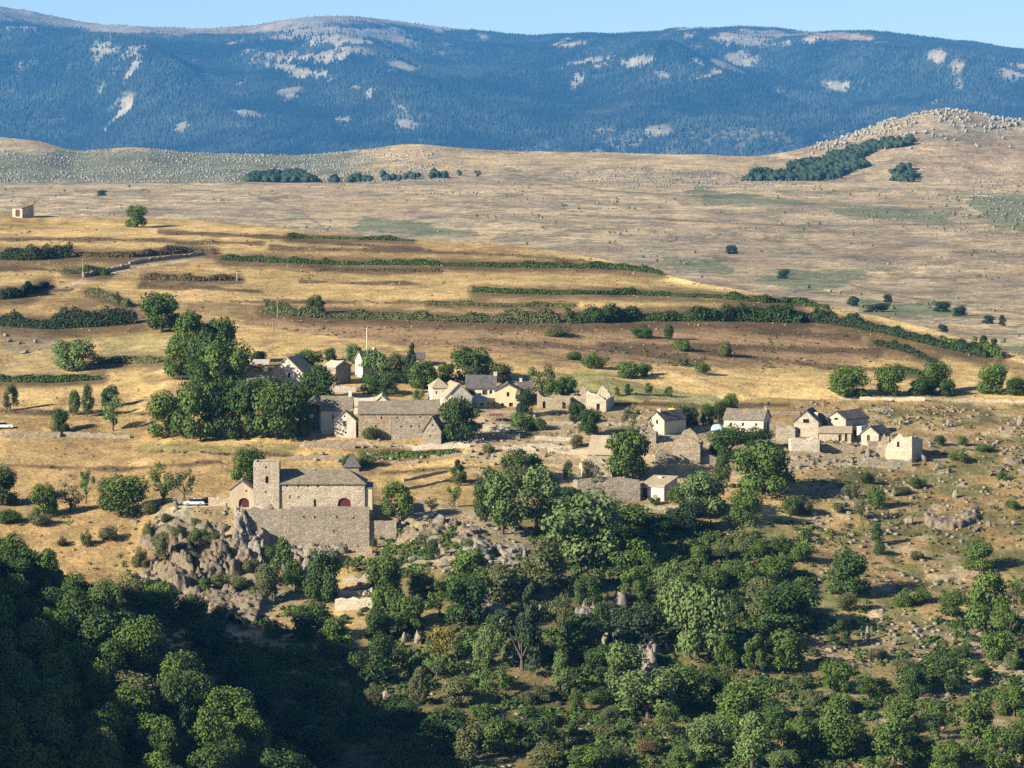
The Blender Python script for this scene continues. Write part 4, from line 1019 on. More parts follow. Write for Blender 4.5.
crag('rock outcrop left of the bluish conifer in the ravine wood', [(498, 622, 14, 12), (486, 618, 8, 10)], 2.6, 'rock')
crag('stony ledges across the lower right clearing', [(980, 652, 34, 6), (1005, 668, 20, 5)], 0.9)
crag('rough grey rocks beside the right picture edge, above the single pasture tree', [(950, 524, 18, 7), (972, 520, 14, 7)], 1.6)
crag('rocks breaking the turf in the upper right pasture corner', [(1000, 470, 14, 5), (1016, 462, 10, 5)], 1.3)
crag('pale stony ledge in the lower right thicket', [(938, 702, 26, 6), (912, 712, 12, 5)], 0.9)
crag('stony strip above the bottom right thicket', [(880, 652, 26, 5), (865, 668, 22, 4)], 0.8)
plants('growing in the cracks of the castle crag', [(166, 522, 9, 14, B_, 'o'), (196, 526, 8, 16, B_, 'o'), (224, 562, 12, 16, B_, 'm'), (180, 552, 10, 18, B_, 'o'), (250, 572, 14, 18, B_, 'o'), (158, 545, 12, 14, B_, 'o'), (176, 536, 10, 16, B_, 'o'), (198, 540, 12, 18, B_, 'm'), (212, 545, 12, 20, B_, 'o'), (190, 562, 12, 18, B_, 'o'), (222, 586, 13, 20, B_, 'o'), (205, 590, 12, 16, B_, 'm'), (242, 590, 14, 20, B_, 'o'), (238, 545, 10, 12, B_, 'm'), (270, 560, 16, 16, B_, 'd')])
boulders('on the ledge around the small lone tree', [(400, 560, 20, 8), (416, 560, 18, 8), (444, 566, 20, 8), (460, 568, 18, 9), (384, 562, 14, 8)])

# ------------------------------------------------------------------ buildings
def arch(cx, b, w, h, n=9):
    r = w / 2; k = h - r * 0.85
    return [(cx - r, b), (cx + r, b)] + [(cx + r * math.cos(math.pi * i / n), b + k + r * 0.85 * math.sin(math.pi * i / n)) for i in range(n + 1)]
def opening_poly(o):
    cx, b, w, h = o[:4]
    kind = o[4] if len(o) > 4 else 'window'
    if kind in ('arch_red', 'arch_dark'): return arch(cx, b, w, h)
    return [(cx - w / 2, b), (cx + w / 2, b), (cx + w / 2, b + h), (cx - w / 2, b + h)]
def fit_opening(par, o, O, ex, en):
    """fills an opening with a window (frame and pane) or a door"""
    kind = o[4] if len(o) > 4 else 'window'
    poly = opening_poly(o)
    O = Vector(O); en = Vector(en)
    cx, b, w, h = o[:4]
    if kind == 'hole': return
    mb = MB()
    if kind in ('window', 'dark'):
        shr = lambda k: [(cx + (a - cx) * k[0], b + h / 2 + (z - b - h / 2) * k[1]) for a, z in poly]
        inn = shr((1 - 0.16 / max(w, 0.4), 1 - 0.16 / max(h, 0.4)))
        mb.slab(poly, [inn], O - en * 0.18, ex, en, 0.07)
        fr = mb.build('window', M['pale_wood'] if kind == 'window' else M['brown_wood'], par)
        mp_ = MB(); mp_.slab(inn, [], O - en * 0.21, ex, en, 0.03)
        mp_.build('pane', M['glass'], fr)
    else:
        mb.slab(poly, [], O - en * 0.25, ex, en, 0.08)
        mt = {'arch_red': 'red_wood', 'arch_dark': 'brown_wood', 'door': 'brown_wood', 'red_door': 'red_wood', 'shutter': 'grey_wood'}[kind]
        mb.build('door' if kind != 'shutter' else 'shutter', M[mt], par)
def block(par, x0, x1, y0, y1, e, r, style, wall, roof, ops=(), rops=(), sink=2.0, ov=0.3, t=0.55, chim=(), wname='wall', rname='roof', back=True):
    """a house body in its thing's own axes: front at y0, gables in front and back ('gable'), at the sides ('side'), or one pitch ('shed')"""
    ex = (1, 0, 0); en = (0, -1, 0)
    w = x1 - x0; d = y1 - y0; cx = (x0 + x1) / 2; cy = (y0 + y1) / 2
    mb = MB()
    holes = [opening_poly((cx_ + x0,) + tuple(o[1:])) for cx_, o in ((o[0], o) for o in ops)]
    fo = [(x0, -sink), (x1, -sink), (x1, e)] + ([(cx, r)] if style == 'gable' else []) + [(x0, e)]
    mb.slab(fo, holes, (0, y0, 0), ex, en, t)
    be = r if style == 'shed' else e
    bo = [(x0, -sink), (x1, -sink), (x1, be)] + ([(cx, r)] if style == 'gable' else []) + [(x0, be)]
    mb.slab(bo, [], (0, y1, 0), ex, (0, 1, 0), t)
    for sx, xx in ((1, x1), (-1, x0)):
        if style == 'side':
            k = (r - e) * t / (d / 2)
            so = [(y0 + t, -sink), (y1 - t, -sink), (y1 - t, e + k), (cy, r), (y0 + t, e + k)]
        elif style == 'shed':
            so = [(y0 + t, -sink), (y1 - t, -sink), (y1 - t, e + (r - e) * (d - t) / d), (y0 + t, e + (r - e) * t / d)]
        else:
            so = [(y0 + t, -sink), (y1 - t, -sink), (y1 - t, e), (y0 + t, e)]
        hs = [opening_poly((o[0] + y0,) + tuple(o[1:])) for o in rops] if sx == 1 else []
        mb.slab(so, hs, (xx, 0, 0), (0, 1, 0), (sx, 0, 0), t)
    mb.build(wname, M[wall], par)
    for o in ops: fit_opening(par, (o[0] + x0,) + tuple(o[1:]), (0, y0, 0), ex, en)
    for o in rops: fit_opening(par, (o[0] + y0,) + tuple(o[1:]), (x1, 0, 0), (0, 1, 0), (1, 0, 0))
    rf = None
    if roof:
        rb = MB(); th = 0.3; g = 0.03
        if style == 'gable':
            sl = (r - e) / (w / 2); a = w / 2 + ov
            pr = [(cx - a, e - ov * sl + g), (cx, r + g), (cx + a, e - ov * sl + g), (cx + a, e - ov * sl + th), (cx, r + th + 0.05), (cx - a, e - ov * sl + th)]
            rb.sag(pr, 'y', y0 - ov * 0.7, y1 + ov * 0.7, th)
        elif style == 'side':
            sl = (r - e) / (d / 2); a = d / 2 + ov
            pr = [(cy - a, e - ov * sl + g), (cy, r + g), (cy + a, e - ov * sl + g), (cy + a, e - ov * sl + th), (cy, r + th + 0.05), (cy - a, e - ov * sl + th)]
            rb.sag(pr, 'x', x0 - ov * 0.7, x1 + ov * 0.7, th)
        elif style == 'shed':
            sl = (r - e) / d
            pr = [(y0 - ov, e - ov * sl + g), (y1 + ov, r + ov * sl + g), (y1 + ov, r + ov * sl + th), (y0 - ov, e - ov * sl + th)]
            rb.prism_x(pr, x0 - ov * 0.7, x1 + ov * 0.7)
        elif style == 'hip':
            a = min(d / 2, w / 2)
            vs = [(x0 - ov, y0 - ov, e), (x1 + ov, y0 - ov, e), (x1 + ov, y1 + ov, e), (x0 - ov, y1 + ov, e), (x0 + a, cy, r), (x1 - a, cy, r)]
            rb.add([(x, y, z + g) for x, y, z in vs], [(0, 1, 5, 4), (1, 2, 5), (2, 3, 4, 5), (3, 0, 4), (0, 3, 2, 1)])
        rf = rb.build(rname, M[roof], par)
        for (fx, fy, cw, ch, mt) in chim:
            px = x0 + fx * w; py = y0 + fy * d
            if style == 'gable': zb = e + (r - e) * (1 - abs(px - cx) / (w / 2))
            elif style == 'side': zb = e + (r - e) * (1 - abs(py - cy) / (d / 2))
            else: zb = e + (r - e) * 0.6
            cb = MB(); cb.box(px - cw / 2, px + cw / 2, py - cw / 2, py + cw / 2, zb - 0.7, zb + ch)
            cb.box(px - cw * 0.65, px + cw * 0.65, py - cw * 0.65, py + cw * 0.65, zb + ch + 0.003, zb + ch + 0.15)
            cb.build('chimney', M[mt], rf)
    return rf
def house(name, label, cat, px0, px1, pyb, epx, rpx, depth, style, wall, roof, yaw=0.0, ops=(), rops=(), chim=(), group=None, sink=2.0, ov=0.3, lift=0.0):
    """px0..px1: the front wall in pixels; pyb: its foot; epx, rpx: eaves and ridge heights in pixels; openings in pixels"""
    p = ground((px0 + px1) / 2, pyb); s = mpp(p)
    p = p + Vector((0, 0, lift))
    w = (px1 - px0) * s / math.cos(R(yaw))
    o = thing(name, label, cat, p, R(yaw), group)
    k = 1 / math.cos(R(yaw))
    sc = lambda q: (q[0] * s * k, q[1] * s, q[2] * s * k, q[3] * s) + tuple(q[4:])
    block(o, -w / 2, w / 2, 0, depth, epx * s, rpx * s, style, wall, roof, [sc(q) for q in ops], [tuple(q) for q in rops], sink, ov, chim=chim)
    return o, s, w
VIL = 'houses of the hillside village'
# --- the castle
def castle():
    p = ground(316, 508.0); s = mpp(p)
    o = thing('fortified_house', 'tan stone castle with square tower, hipped stone roof and arched doors, on a retaining wall', 'castle', p)
    X = lambda px: (px - 316) * s
    k = s
    # hall
    x0, x1 = X(279.5), X(365)
    ops = [(X(290) - x0, 9 * k, 1.8 * k, 4.0 * k, 'window'), (X(299) - x0, 9.5 * k, 1.8 * k, 2.4 * k, 'window'), (X(315) - x0, 1 * k, 2.6 * k, 7.5 * k, 'door'), (X(344.5) - x0, 1.2 * k, 13 * k, 9 * k, 'arch_red'),
           (X(287) - x0, 21 * k, 1.8 * k, 1.8 * k, 'dark'), (X(298.5) - x0, 21 * k, 1.8 * k, 1.8 * k, 'dark'), (X(308) - x0, 21 * k, 1.8 * k, 1.8 * k, 'dark'), (X(318) - x0, 21 * k, 2.0 * k, 2.0 * k, 'dark')]
    D = 9.0; e = 23.6 * k; r = 36.5 * k
    block(o, x0, x1, 0, D, e, r, 'flat', 'tan_stone', None, ops, (), 1.0)
    rb = MB(); ov = 0.35; xa, xb = x0 + 0.02, x1 + ov; ry = D / 2
    xr = X(347)
    vs = [(xa, -ov, e), (xb, -ov, e), (xb, D + ov, e), (xa, D + ov, e), (xa, ry, r), (xr, ry, r)]
    vs2 = [(a, b, c + 0.22) for a, b, c in vs]
    rb.add([(a, b, c + 0.03) for a, b, c in vs] + vs2, [(6, 7, 11, 10), (7, 8, 11), (8, 9, 10, 11), (9, 6, 10), (0, 3, 2, 1), (0, 1, 7, 6), (1, 2, 8, 7), (2, 3, 9, 8), (3, 0, 6, 9)])
    rf = rb.build('roof', M['lauze'], o)
    cb = MB(); cx = X(312); cb.box(cx - .35, cx + .35, ry - .35, ry + .35, r - 0.5, r + 0.7); cb.box(cx - .45, cx + .45, ry - .45, ry + .45, r + .703, r + .85); cb.build('chimney', M['tan_stone'], rf)
    # tower
    x0, x1 = X(253.3), X(279.2)
    ops = [(X(267) - x0, 25 * k, 3.2 * k, 7 * k, 'dark'), (X(266) - x0, 40 * k, 1.6 * k, 2.2 * k, 'dark'), (X(265.5) - x0, 15 * k, 1.8 * k, 2.0 * k, 'dark')]
    tw = x1 - x0
    block(o, x0, x1, -0.35, 5.4, 46.5 * k, 46.5 * k, 'flat', 'tan_stone', None, ops, (), 1.0, wname='tower_wall')
    mb = MB(); mb.box(x0 + .56, x1 - .56, .25, 4.8, 45 * k, 45.4 * k); mb.build('tower_roof', M['lauze'], o)
    # chapel wing
    x0, x1 = X(229.2), X(253.0)
    ops = [(X(243.5) - x0, 0.3 * k, 10.4 * k, 9.6 * k, 'arch_red'), (X(246) - x0, 16 * k, 1.8 * k, 2.0 * k, 'dark')]
    block(o, x0, x1, 0.3, 7.5, 17.5 * k, 26.5 * k, 'gable', 'tan_plaster', 'lauze', ops, (), 1.0, ov=0.18, wname='chapel_wall', rname='chapel_roof')
    # annex on the right
    x0, x1 = X(365.3), X(372.5)
    block(o, x0, x1, 0.4, 6, 19 * k, 22 * k, 'shed', 'tan_plaster', 'lauze', (), (), 2.5, ov=0.1, wname='annex_wall', rname='annex_roof')
castle()
def retaining(name, label, pa, pb, ytop, hpx, mat, thick=1.2, yb=None, group=None, holes=(), jag=0.15, batter=True):
    """a free stone wall: top edge in pixels from pa to pb at row ytop, hpx tall, standing where its foot meets the ground"""
    P0 = ground(pa, ytop + hpx); P1 = ground(pb, (yb if yb else ytop) + hpx)
    s = mpp(P0); L = Vector((P1.x - P0.x, (P1.y - P0.y) * (1.0 if yb else 0.25), 0)); W = L.length
    a = math.atan2(L.y, L.x)
    dz = (P1.z - P0.z) * (1.0 if yb else 0.4)
    n = max(4, int(W / 1.1))
    h = hpx * s
    gz = H(P0.x + L.x * np.arange(n + 1) / n, P0.y + L.y * np.arange(n + 1) / n) - P0.z
    if thick < 1.1: base = gz
    else: base = np.maximum(gz, 0) * 0.3 + dz * np.arange(n + 1) / n
    top = [(W * i / n, float(base[i]) + h * (1 + random.uniform(-jag, jag))) for i in range(n + 1)]
    outer = [(W * i / n, float(min(gz[i], base[i])) - 1.5) for i in range(n + 1)] + top[::-1]
    mb = MB(); mb.slab(outer, [opening_poly(q) for q in [(q[0] * s, q[1] * s, q[2] * s, q[3] * s) for q in holes]], (0, 0, 0), (1, 0, 0), (0, -1, 0), thick)
    o = mb.build(name, M[mat]); o.location = P0; o.rotation_euler = (0, 0, a)
    return tag(o, label, 'wall', group, 'thing')
DSW = 'stone walls of the village and fields'
# castle retaining walls: built at the platform edge
def castle_wall():
    A = ground(316, 508.5); s = mpp(A)
    def seg(label, u0, u1, top_row, foot_row, mat, dy, holes=(), t=2.2, jag=0.02):
        x0 = (u0 - 512) * s; x1 = (u1 - 512) * s; W = x1 - x0
        zt = A.z + (508.5 - top_row) * s; zb = A.z - (foot_row - 508.5) * s
        h = zt - zb; n = int(W / 1.0) + 2
        outer = [(0, -3), (W, -3)] + [(W * (1 - i / n), h + random.uniform(-jag, jag) * 4) for i in range(n + 1)]
        hs = [opening_poly((q[0] * s, q[1] * s, q[2] * s, q[3] * s)) for q in holes]
        mb = MB(); mb.slab(outer, hs, (0, 0, 0), (1, 0, 0), (0, -1, 0), t)
        o = mb.build('retaining_wall', M[mat]); o.location = (x0, A.y + dy, zb)
        tag(o, label, 'wall', DSW, 'thing')
    seg('tall grey retaining wall carrying the castle hall', 289.5, 369, 506.5, 551, 'grey_stone', -2.6, [(14, 34, 1.6, 2.2), (25, 34, 1.6, 2.2), (47, 34, 1.6, 2.4), (64, 33, 1.6, 2.0), (44, 20, 1.6, 2.0)])
    seg('lower rugged retaining wall under the castle tower', 247, 289.2, 509, 540, 'grey_stone', -2.2, (), 2.4, 0.1)
    seg('low grey garden wall right of the castle retaining wall', 369.4, 396, 520.5, 545, 'grey_stone', -2.0, (), 1.0, 0.03)
    seg('pale parapet wall at the castle yard beside the silver car', 205, 229, 500, 505, 'tan_stone', 5.0, (), 0.6, 0.05)
castle_wall()
retaining('terrace_wall', 'lowest pale terrace wall under the castle', 335, 372, 600, 11, 'pale_stone', 0.9, group=DSW, jag=0.25)
retaining('terrace_wall', 'second pale terrace wall from below, under the castle', 337, 372, 591, 6, 'pale_stone', 0.9, group=DSW, jag=0.3)
retaining('terrace_wall', 'broken upper terrace wall between two trees under the castle', 343, 370, 577, 7, 'tan_stone', 0.9, group=DSW, jag=0.4)
retaining('terrace_wall', 'smooth reddish terrace wall under the two clipped ball shrubs', 356, 372, 550, 8, 'brown_stone', 1.5, group=DSW, jag=0.0)
# --- farm on the left
house('farmhouse', 'long white farmhouse with brown stone roof and tall white chimney', 'house', 321, 352, 434, 23.5, 36, 8.0, 'side', 'white_plaster', 'lauze', 0,
      ops=[(12, 15, 2, 5, 'shutter'), (22, 15, 2, 3, 'window')], chim=[(0.92, 0.5, 0.75, 1.5, 'white_plaster')], group=VIL)
house('farmhouse', 'white gabled wing at the left end of the long farmhouse', 'house', 305.5, 322, 432, 26, 33.5, 7.0, 'gable', 'white_plaster', 'lauze', 0, ops=[(12, 27.5, 1.8, 1.8, 'dark'), (6, 14, 4, 4, 'dark')], group=VIL)
house('farmhouse', 'small cream gabled house in front of the long white farmhouse', 'house', 334.2, 356, 437.5, 16.5, 26.3, 6.0, 'gable', 'white_plaster', 'lauze', 0,
      ops=[(10.5, 20.5, 1.7, 1.8, 'dark'), (10.8, 11.5, 3.6, 5.2, 'shutter'), (11.6, 4, 2.0, 1.9, 'dark')], group=VIL)
house('barn', 'stone barn with brown roof just right of the cream gabled house', 'barn', 358.5, 391, 438.5, 25, 35, 8.5, 'side', 'brown_stone', 'lauze', 0,
      ops=[(17.5, 11, 2.0, 2.2, 'dark'), (23, 19.5, 2, 2.4, 'dark')], group=VIL)
house('barn', 'longest stone barn with brown roof and a row of small windows', 'barn', 391.2, 439, 438.5, 25, 36.5, 9.0, 'side', 'grey_stone', 'lauze', 0,
      ops=[(6, 20, 1.6, 2, 'dark'), (29, 20.5, 1.6, 2, 'dark'), (10, 11, 1.6, 2, 'dark'), (20, 11, 2, 2, 'dark'), (28, 11, 1.6, 2, 'dark')], group=VIL)
house('barn', 'small stone gabled shed leaning against the longest barn', 'barn', 422.5, 441, 444.5, 13, 27, 6.0, 'gable', 'grey_stone', 'lauze', -10, ops=[(10, 18.5, 1.6, 2, 'dark'), (8, 8, 1.6, 1.6, 'dark')], group=VIL)
house('house', 'house with white gable peeping over the brown-roofed barn', 'house', 372.5, 390, 415, 11, 18.5, 8.0, 'gable', 'white_plaster', 'pale_roof', 0, ops=[(9.5, 9.5, 3.4, 4.6, 'dark')], group=VIL)
house('shed', 'grey-roofed shed between the chimney and the white gable', 'shed', 354, 373, 414, 8, 14, 6.0, 'side', 'white_plaster', 'pale_roof', 0, group=VIL)
# --- upper left houses
house('house', 'white house with wide gable behind the clipped tree above the farm', 'house', 271, 303, 386, 13, 28, 10.0, 'gable', 'white_plaster', 'tan_roof', -14, ops=[(18, 8, 3, 5, 'window')], group=VIL)
house('house', 'pinkish gabled house end in front of the wide white gable', 'house', 268.5, 283, 387, 12, 20.5, 6.0, 'gable', 'pink_plaster', 'tan_roof', -14, ops=[(7, 5, 2.5, 4, 'window')], group=VIL)
house('shed', 'flat-roofed open shed in tree shade left of the white gables', 'shed', 246, 268, 371, 6, 9, 5.0, 'shed', 'brown_stone', 'pale_roof', 0, ops=[(11, 0, 15, 4.5, 'door')], group=VIL)
house('shed', 'shaded slate-roofed shed beside the clipped tree', 'shed', 324, 336, 384, 17, 22, 6.0, 'side', 'grey_stone', 'pale_roof', -35, group=VIL)
house('house', 'narrow white house below the tall pale pole', 'house', 355, 363, 377, 17, 25, 5.5, 'gable', 'white_plaster', 'lauze', -48, ops=[(4, 10, 1.5, 3, 'window')], chim=[(0.5, 0.9, 0.6, 0.8, 'white_plaster')], group=VIL)
house('house', 'grey-roofed house half hidden behind the conifer', 'house', 411, 424, 367, 8, 13, 6.0, 'side', 'grey_stone', 'slate', 0, ops=[(6, 3, 1.6, 2.2, 'dark')], group=VIL)
retaining('yard_wall', 'pale yard wall below the narrow white house', 330, 356, 386, 6, 'pale_stone', 0.6, group=DSW)
# --- the middle houses
house('house', 'cream gabled house with a central window and a red door', 'house', 495, 520.5, 407, 16, 22.5, 8.0, 'gable', 'cream_plaster', 'slate', 0,
      ops=[(13, 10.5, 2.6, 4.5, 'dark'), (7.5, 0.5, 3, 3.4, 'door'), (16, 0.3, 4, 4, 'red_door')], group=VIL)
house('house', 'long white house with dark slate roof and two dormer windows', 'house', 466, 496, 402, 14, 25, 8.0, 'side', 'white_plaster', 'slate', 0,
      ops=[(6, 6, 6, 6, 'door'), (14, 1, 3, 8, 'door'), (19, 5, 5, 7, 'door'), (25, 8, 3, 4, 'window')], chim=[(0.98, 0.5, 0.8, 0.8, 'white_plaster')], group=VIL)
house('house', 'slate-roofed house continuing right behind the cream gable', 'house', 518, 532, 402, 12, 18.5, 7.0, 'side', 'white_plaster', 'slate', 0, chim=[(0.2, 0.5, 0.6, 0.9, 'white_plaster')], group=VIL)
house('house', 'cream house with tan hipped roof behind the big dark tree', 'house', 432.5, 449, 405, 17, 26, 8.0, 'hip', 'white_plaster', 'tan_roof', 8, ops=[(4, 11, 1.8, 3, 'window'), (11, 11, 1.8, 3, 'window')], group=VIL)
house('house', 'tan-roofed house with slanting gable right of the hipped roof', 'house', 446, 472, 409, 12, 25, 9.0, 'gable', 'white_plaster', 'tan_roof', 14, ops=[(9, 9, 2.4, 4, 'window'), (16, 9, 2.4, 4, 'window')], group=VIL)
house('lean_to', 'low white lean-to with pale roof before the tan gables', 'shed', 447, 464, 414, 8, 16, 4.5, 'gable', 'white_plaster', 'tan_roof', 14, ops=[(10, 6, 2.4, 3, 'window')], group=VIL)
house('lean_to', 'low tan extension with pale roof beside the long slate house', 'shed', 470, 487, 407, 5, 9, 5.0, 'shed', 'tan_plaster', 'pale_roof', 0, ops=[(12, 1, 3, 3, 'door')], group=VIL)
def dormers():
    for px, lab in ((472.5, 'first small dark skylight from the chimney-less end of the slate roof'), (489, 'second small dark skylight, nearer the chimney of the slate roof')):
        pass
dormers()
# terrace with an awning below the cream house
retaining('terrace_wall', 'pale garden terrace wall under the red awning', 483, 510, 424, 7, 'pale_stone', 0.7, group=DSW, jag=0.05)
retaining('terrace_wall', 'lower grey terrace wall under the awning garden', 479, 520, 433, 5, 'grey_stone', 0.7, group=DSW, jag=0.1)
def awning():
    p = ground(497, 422); s = mpp(p)
    o = thing('awning', 'dark red cloth awning on posts above the garden terrace', 'awning', p)
    mb = MB(); mb.prism_x([(0, 6.0 * s), (2.6, 7.4 * s), (2.6, 7.4 * s + .06), (0, 6.0 * s + .06)], -8 * s, 6 * s); mb.build('cloth', M['red_cloth'], o)
    for x in (-7.6, 5.6):
        for y in (0.15, 2.4):
            t = MB(); t.tube([(x * s, y, -.3), (x * s, y, 6.0 * s + y * .1)], [.05, .05], 6); t.build('post', M['grey_wood'], o)
awning()
# --- ruins
def ruin(label, px0, px1, pyb, depth, heights, mat, yaw=0, ops=(), side_h=(0.9, 0.5), cat='ruin', inner=None, rise=None):
    """four broken stone walls without a roof; heights: the front wall's top in pixels from left to right"""
    p = ground((px0 + px1) / 2, pyb); s = mpp(p)
    k = 1 / math.cos(R(yaw)); w = (px1 - px0) * s * k
    o = thing('ruined_house', label, cat, p, R(yaw), 'roofless ruins of the village')
    n = max(10, int(w / 0.8)); t = 0.7
    xs = np.linspace(0, 1, n + 1); hs = np.interp(xs, np.linspace(0, 1, len(heights)), heights) * s
    def wall(W, top, O, ex, en, holes=(), nm='wall'):
        m = len(top)
        outer = [(0, -2.2), (W, -2.2)] + [(W * (1 - i / (m - 1)), top[m - 1 - i] + random.uniform(-.3, .16)) for i in range(m)]
        mb = MB(); mb.slab(outer, holes, O, ex, en, t); mb.build(nm, M[mat], o)
    hp = [opening_poly((q[0] * s * k, q[1] * s, q[2] * s * k, q[3] * s)) for q in ops]
    wall(w, list(hs), (-w / 2, 0, 0), (1, 0, 0), (0, -1, 0), hp)
    hm = float(np.mean(hs))
    zb = 0.0
    m = max(5, int(depth / 0.9))
    wall(depth - t, list(np.linspace(hs[0], hm * side_h[0], m)), (-w / 2, t, 0), (0, 1, 0), (-1, 0, 0))
    wall(depth - t, list(np.linspace(hs[-1], hm * side_h[0], m)), (w / 2, t, 0), (0, 1, 0), (1, 0, 0))
    wall(w - 2 * t - 0.01, list(hm * (side_h[0] + (side_h[1] if rise is None else rise) * np.sin(np.linspace(0, 3.14, n)))), (-w / 2 + t + .005, depth, 0), (1, 0, 0), (0, 1, 0))
    return o
ruin('long roofless stone barn standing over the wood, with a pale end wall', 577, 640.5, 502, 7.5, [22, 20, 19, 22, 22, 22, 21], 'grey_stone', 6, ops=[(50, 11, 1.6, 2)], rise=0.15)
house('house', 'small white house at the right end of the long roofless barn', 'house', 650, 663.5, 500, 15, 15.01, 7.0, 'flat', 'white_plaster', None, -32, group=VIL)
house('house', 'tan low-pitched roofed house adjoining the long roofless barn', 'house', 641, 664, 499.5, 13.2, 20, 6.5, 'shed', 'white_plaster', 'tan_roof', -28, ops=[(4, 0.5, 5, 11, 'door')], chim=[(0.4, 0.8, 0.9, 0.7, 'white_plaster')], group=VIL)
ruin('square stone ruin with blunt gable below the small slate house', 672, 700, 463, 7.0, [20, 24, 27, 25, 20], 'brown_stone', -8)
ruin('collapsed ruin with broken low walls behind the big green tree', 582, 612, 478, 9.0, [14, 17, 15, 12, 10], 'tan_stone', 4, ops=[(9, 1, 3, 5), (21, 3, 4, 6)])
house('barn', 'old barn with sagging tan stone roof behind the collapsed walls', 'barn', 588, 612, 462, 8, 24, 9.0, 'side', 'brown_stone', 'tan_roof', -14, group=VIL)
ruin('low roofless ruin with doorway gaps, beside the dark garden tree', 537, 570, 409, 6.0, [19, 12, 11, 12, 13, 12], 'brown_stone', -10, ops=[(7, 0.5, 3, 7), (27, 0.5, 3.5, 7)], rise=0.1)
ruin('middle ruin with an upright broken gable between two doorways', 570, 586, 408, 6.0, [14, 13, 12, 20], 'brown_stone', -14, ops=[(9, 0.5, 3, 6)])
ruin('rightmost ruin of the upper row with tall pale corner', 586, 606, 411, 6.5, [20, 18, 16, 12], 'tan_stone', -18, ops=[(12, 0.5, 3.4, 7)])
house('house', 'small white gabled house with dark slate roof on the green meadow', 'house', 649, 664, 433, 13, 20.5, 8.5, 'gable', 'cream_plaster', 'slate', -38, ops=[(8, 9, 2, 4.5, 'dark')], chim=[(0.5, 0.15, 0.7, 0.6, 'white_plaster')], group=VIL)
ruin('grey ruin stump in shadow below the small slate house', 655, 676, 462, 4.0, [7, 11, 9, 6], 'grey_stone', 8)
ruin('dark roofless corner of walls left of the small slate house', 640, 656, 443, 4.5, [15, 10, 9, 12], 'grey_stone', -8)
# --- right cluster
house('house', 'long white house with tan stone roof above the two garden trees', 'house', 724, 763, 432, 12.5, 21, 8.0, 'side', 'white_plaster', 'lauze', -16,
      ops=[(7, 6, 2.4, 3, 'dark'), (19, 6, 2.4, 3.4, 'window'), (32, 6, 2.2, 3.2, 'window')], rops=[(2.0, 0.2, 1.6, 1.9, 'red_door'), (5.0, 0.2, 1.8, 1.9, 'door')], chim=[(0.97, 0.5, 0.6, 0.8, 'grey_stone')], group=VIL)
house('house', 'tan gabled house with wide window and white chimney, right-hand cluster', 'house', 794, 818, 437, 15, 26, 8.5, 'gable', 'tan_stone', 'slate', -14, ops=[(12, 14, 6, 4, 'dark'), (5, 4, 2, 3, 'dark')], chim=[(0.85, 0.3, 0.7, 1.2, 'white_plaster')], group=VIL)
house('house', 'tan gabled house with a dark roof and long shaded side wall', 'house', 827.5, 845, 436, 17, 24, 9.0, 'gable', 'tan_stone', 'slate', -40, ops=[(8.5, 16, 3.5, 2.4, 'dark')], group=VIL)
house('shed', 'brown-roofed link between the two tan gabled houses', 'shed', 815, 829, 433, 10, 18, 6.0, 'side', 'brown_stone', 'lauze', -8, ops=[(7, 2, 3, 5, 'door')], group=VIL)
house('shed', 'low stone annex with tan roof before the dark-roofed gable', 'shed', 819, 851, 442, 9, 13, 4.0, 'shed', 'tan_stone', 'tan_roof', -6, ops=[(21, 0.5, 3, 7, 'door'), (27, 0.5, 2.6, 8, 'door')], group=VIL)
house('shed', 'small pale flat-topped outhouse between the annex and the small stone house', 'shed', 850, 861, 438, 12, 12.01, 3.5, 'flat', 'white_plaster', None, -30, ops=[(5, 1, 3.4, 7, 'door')], group=VIL)
house('house', 'small stone gabled house with one dark door between bigger ones', 'house', 861.5, 878, 446, 12, 19, 6.0, 'gable', 'tan_stone', 'slate', -32, ops=[(7, 3.5, 3, 7.5, 'door')], group=VIL)
ruin('tall square stone tower house without roof, dark on its right side', 886, 911, 461, 6.0, [13, 20, 28, 24, 26], 'tan_stone', -30, ops=[(12, 14, 2.6, 5.5)], side_h=(0.95, 0.05), cat='tower house')
ruin('small roofless stone pen joined to the left of the tower house', 876, 889, 457, 3.5, [10, 16, 20], 'brown_stone', -12)
retaining('yard_wall', 'broad pale yard wall under the tan gabled house, lit bright', 791, 819, 439, 15, 'pale_stone', 4.0, group=DSW, jag=0.08)
retaining('yard_wall', 'ragged wall between the white house and the tan gabled house', 777, 795, 426, 15, 'tan_stone', 0.8, group=DSW, jag=0.25)
retaining('yard_wall', 'low rubble wall under the stone annex', 819, 862, 445, 7, 'brown_stone', 0.8, group=DSW, jag=0.3)
retaining('yard_wall', 'rubble wall running from the small stone house to the tower foot', 858, 912, 459, 7, 'grey_stone', 0.8, group=DSW, jag=0.4)
retaining('yard_wall', 'pale wall stub behind the small stone house', 846, 866, 424, 8, 'pale_stone', 0.8, group=DSW, jag=0.3)
retaining('yard_wall', 'low wall joining the small stone house and the tower house', 868, 888, 441, 10, 'brown_stone', 0.7, group=DSW)
retaining('yard_wall', 'brown yard wall beside the red-doored end of the white house', 770, 794, 424, 12, 'brown_stone', 0.7, group=DSW)
retaining('yard_wall', 'ragged garden wall below the two garden trees', 700, 745, 452, 6, 'brown_stone', 0.8, group=DSW, jag=0.3)
retaining('yard_wall', 'low wall right of the square ruin, in shade', 700, 722, 456, 7, 'grey_stone', 0.7, group=DSW, jag=0.3)
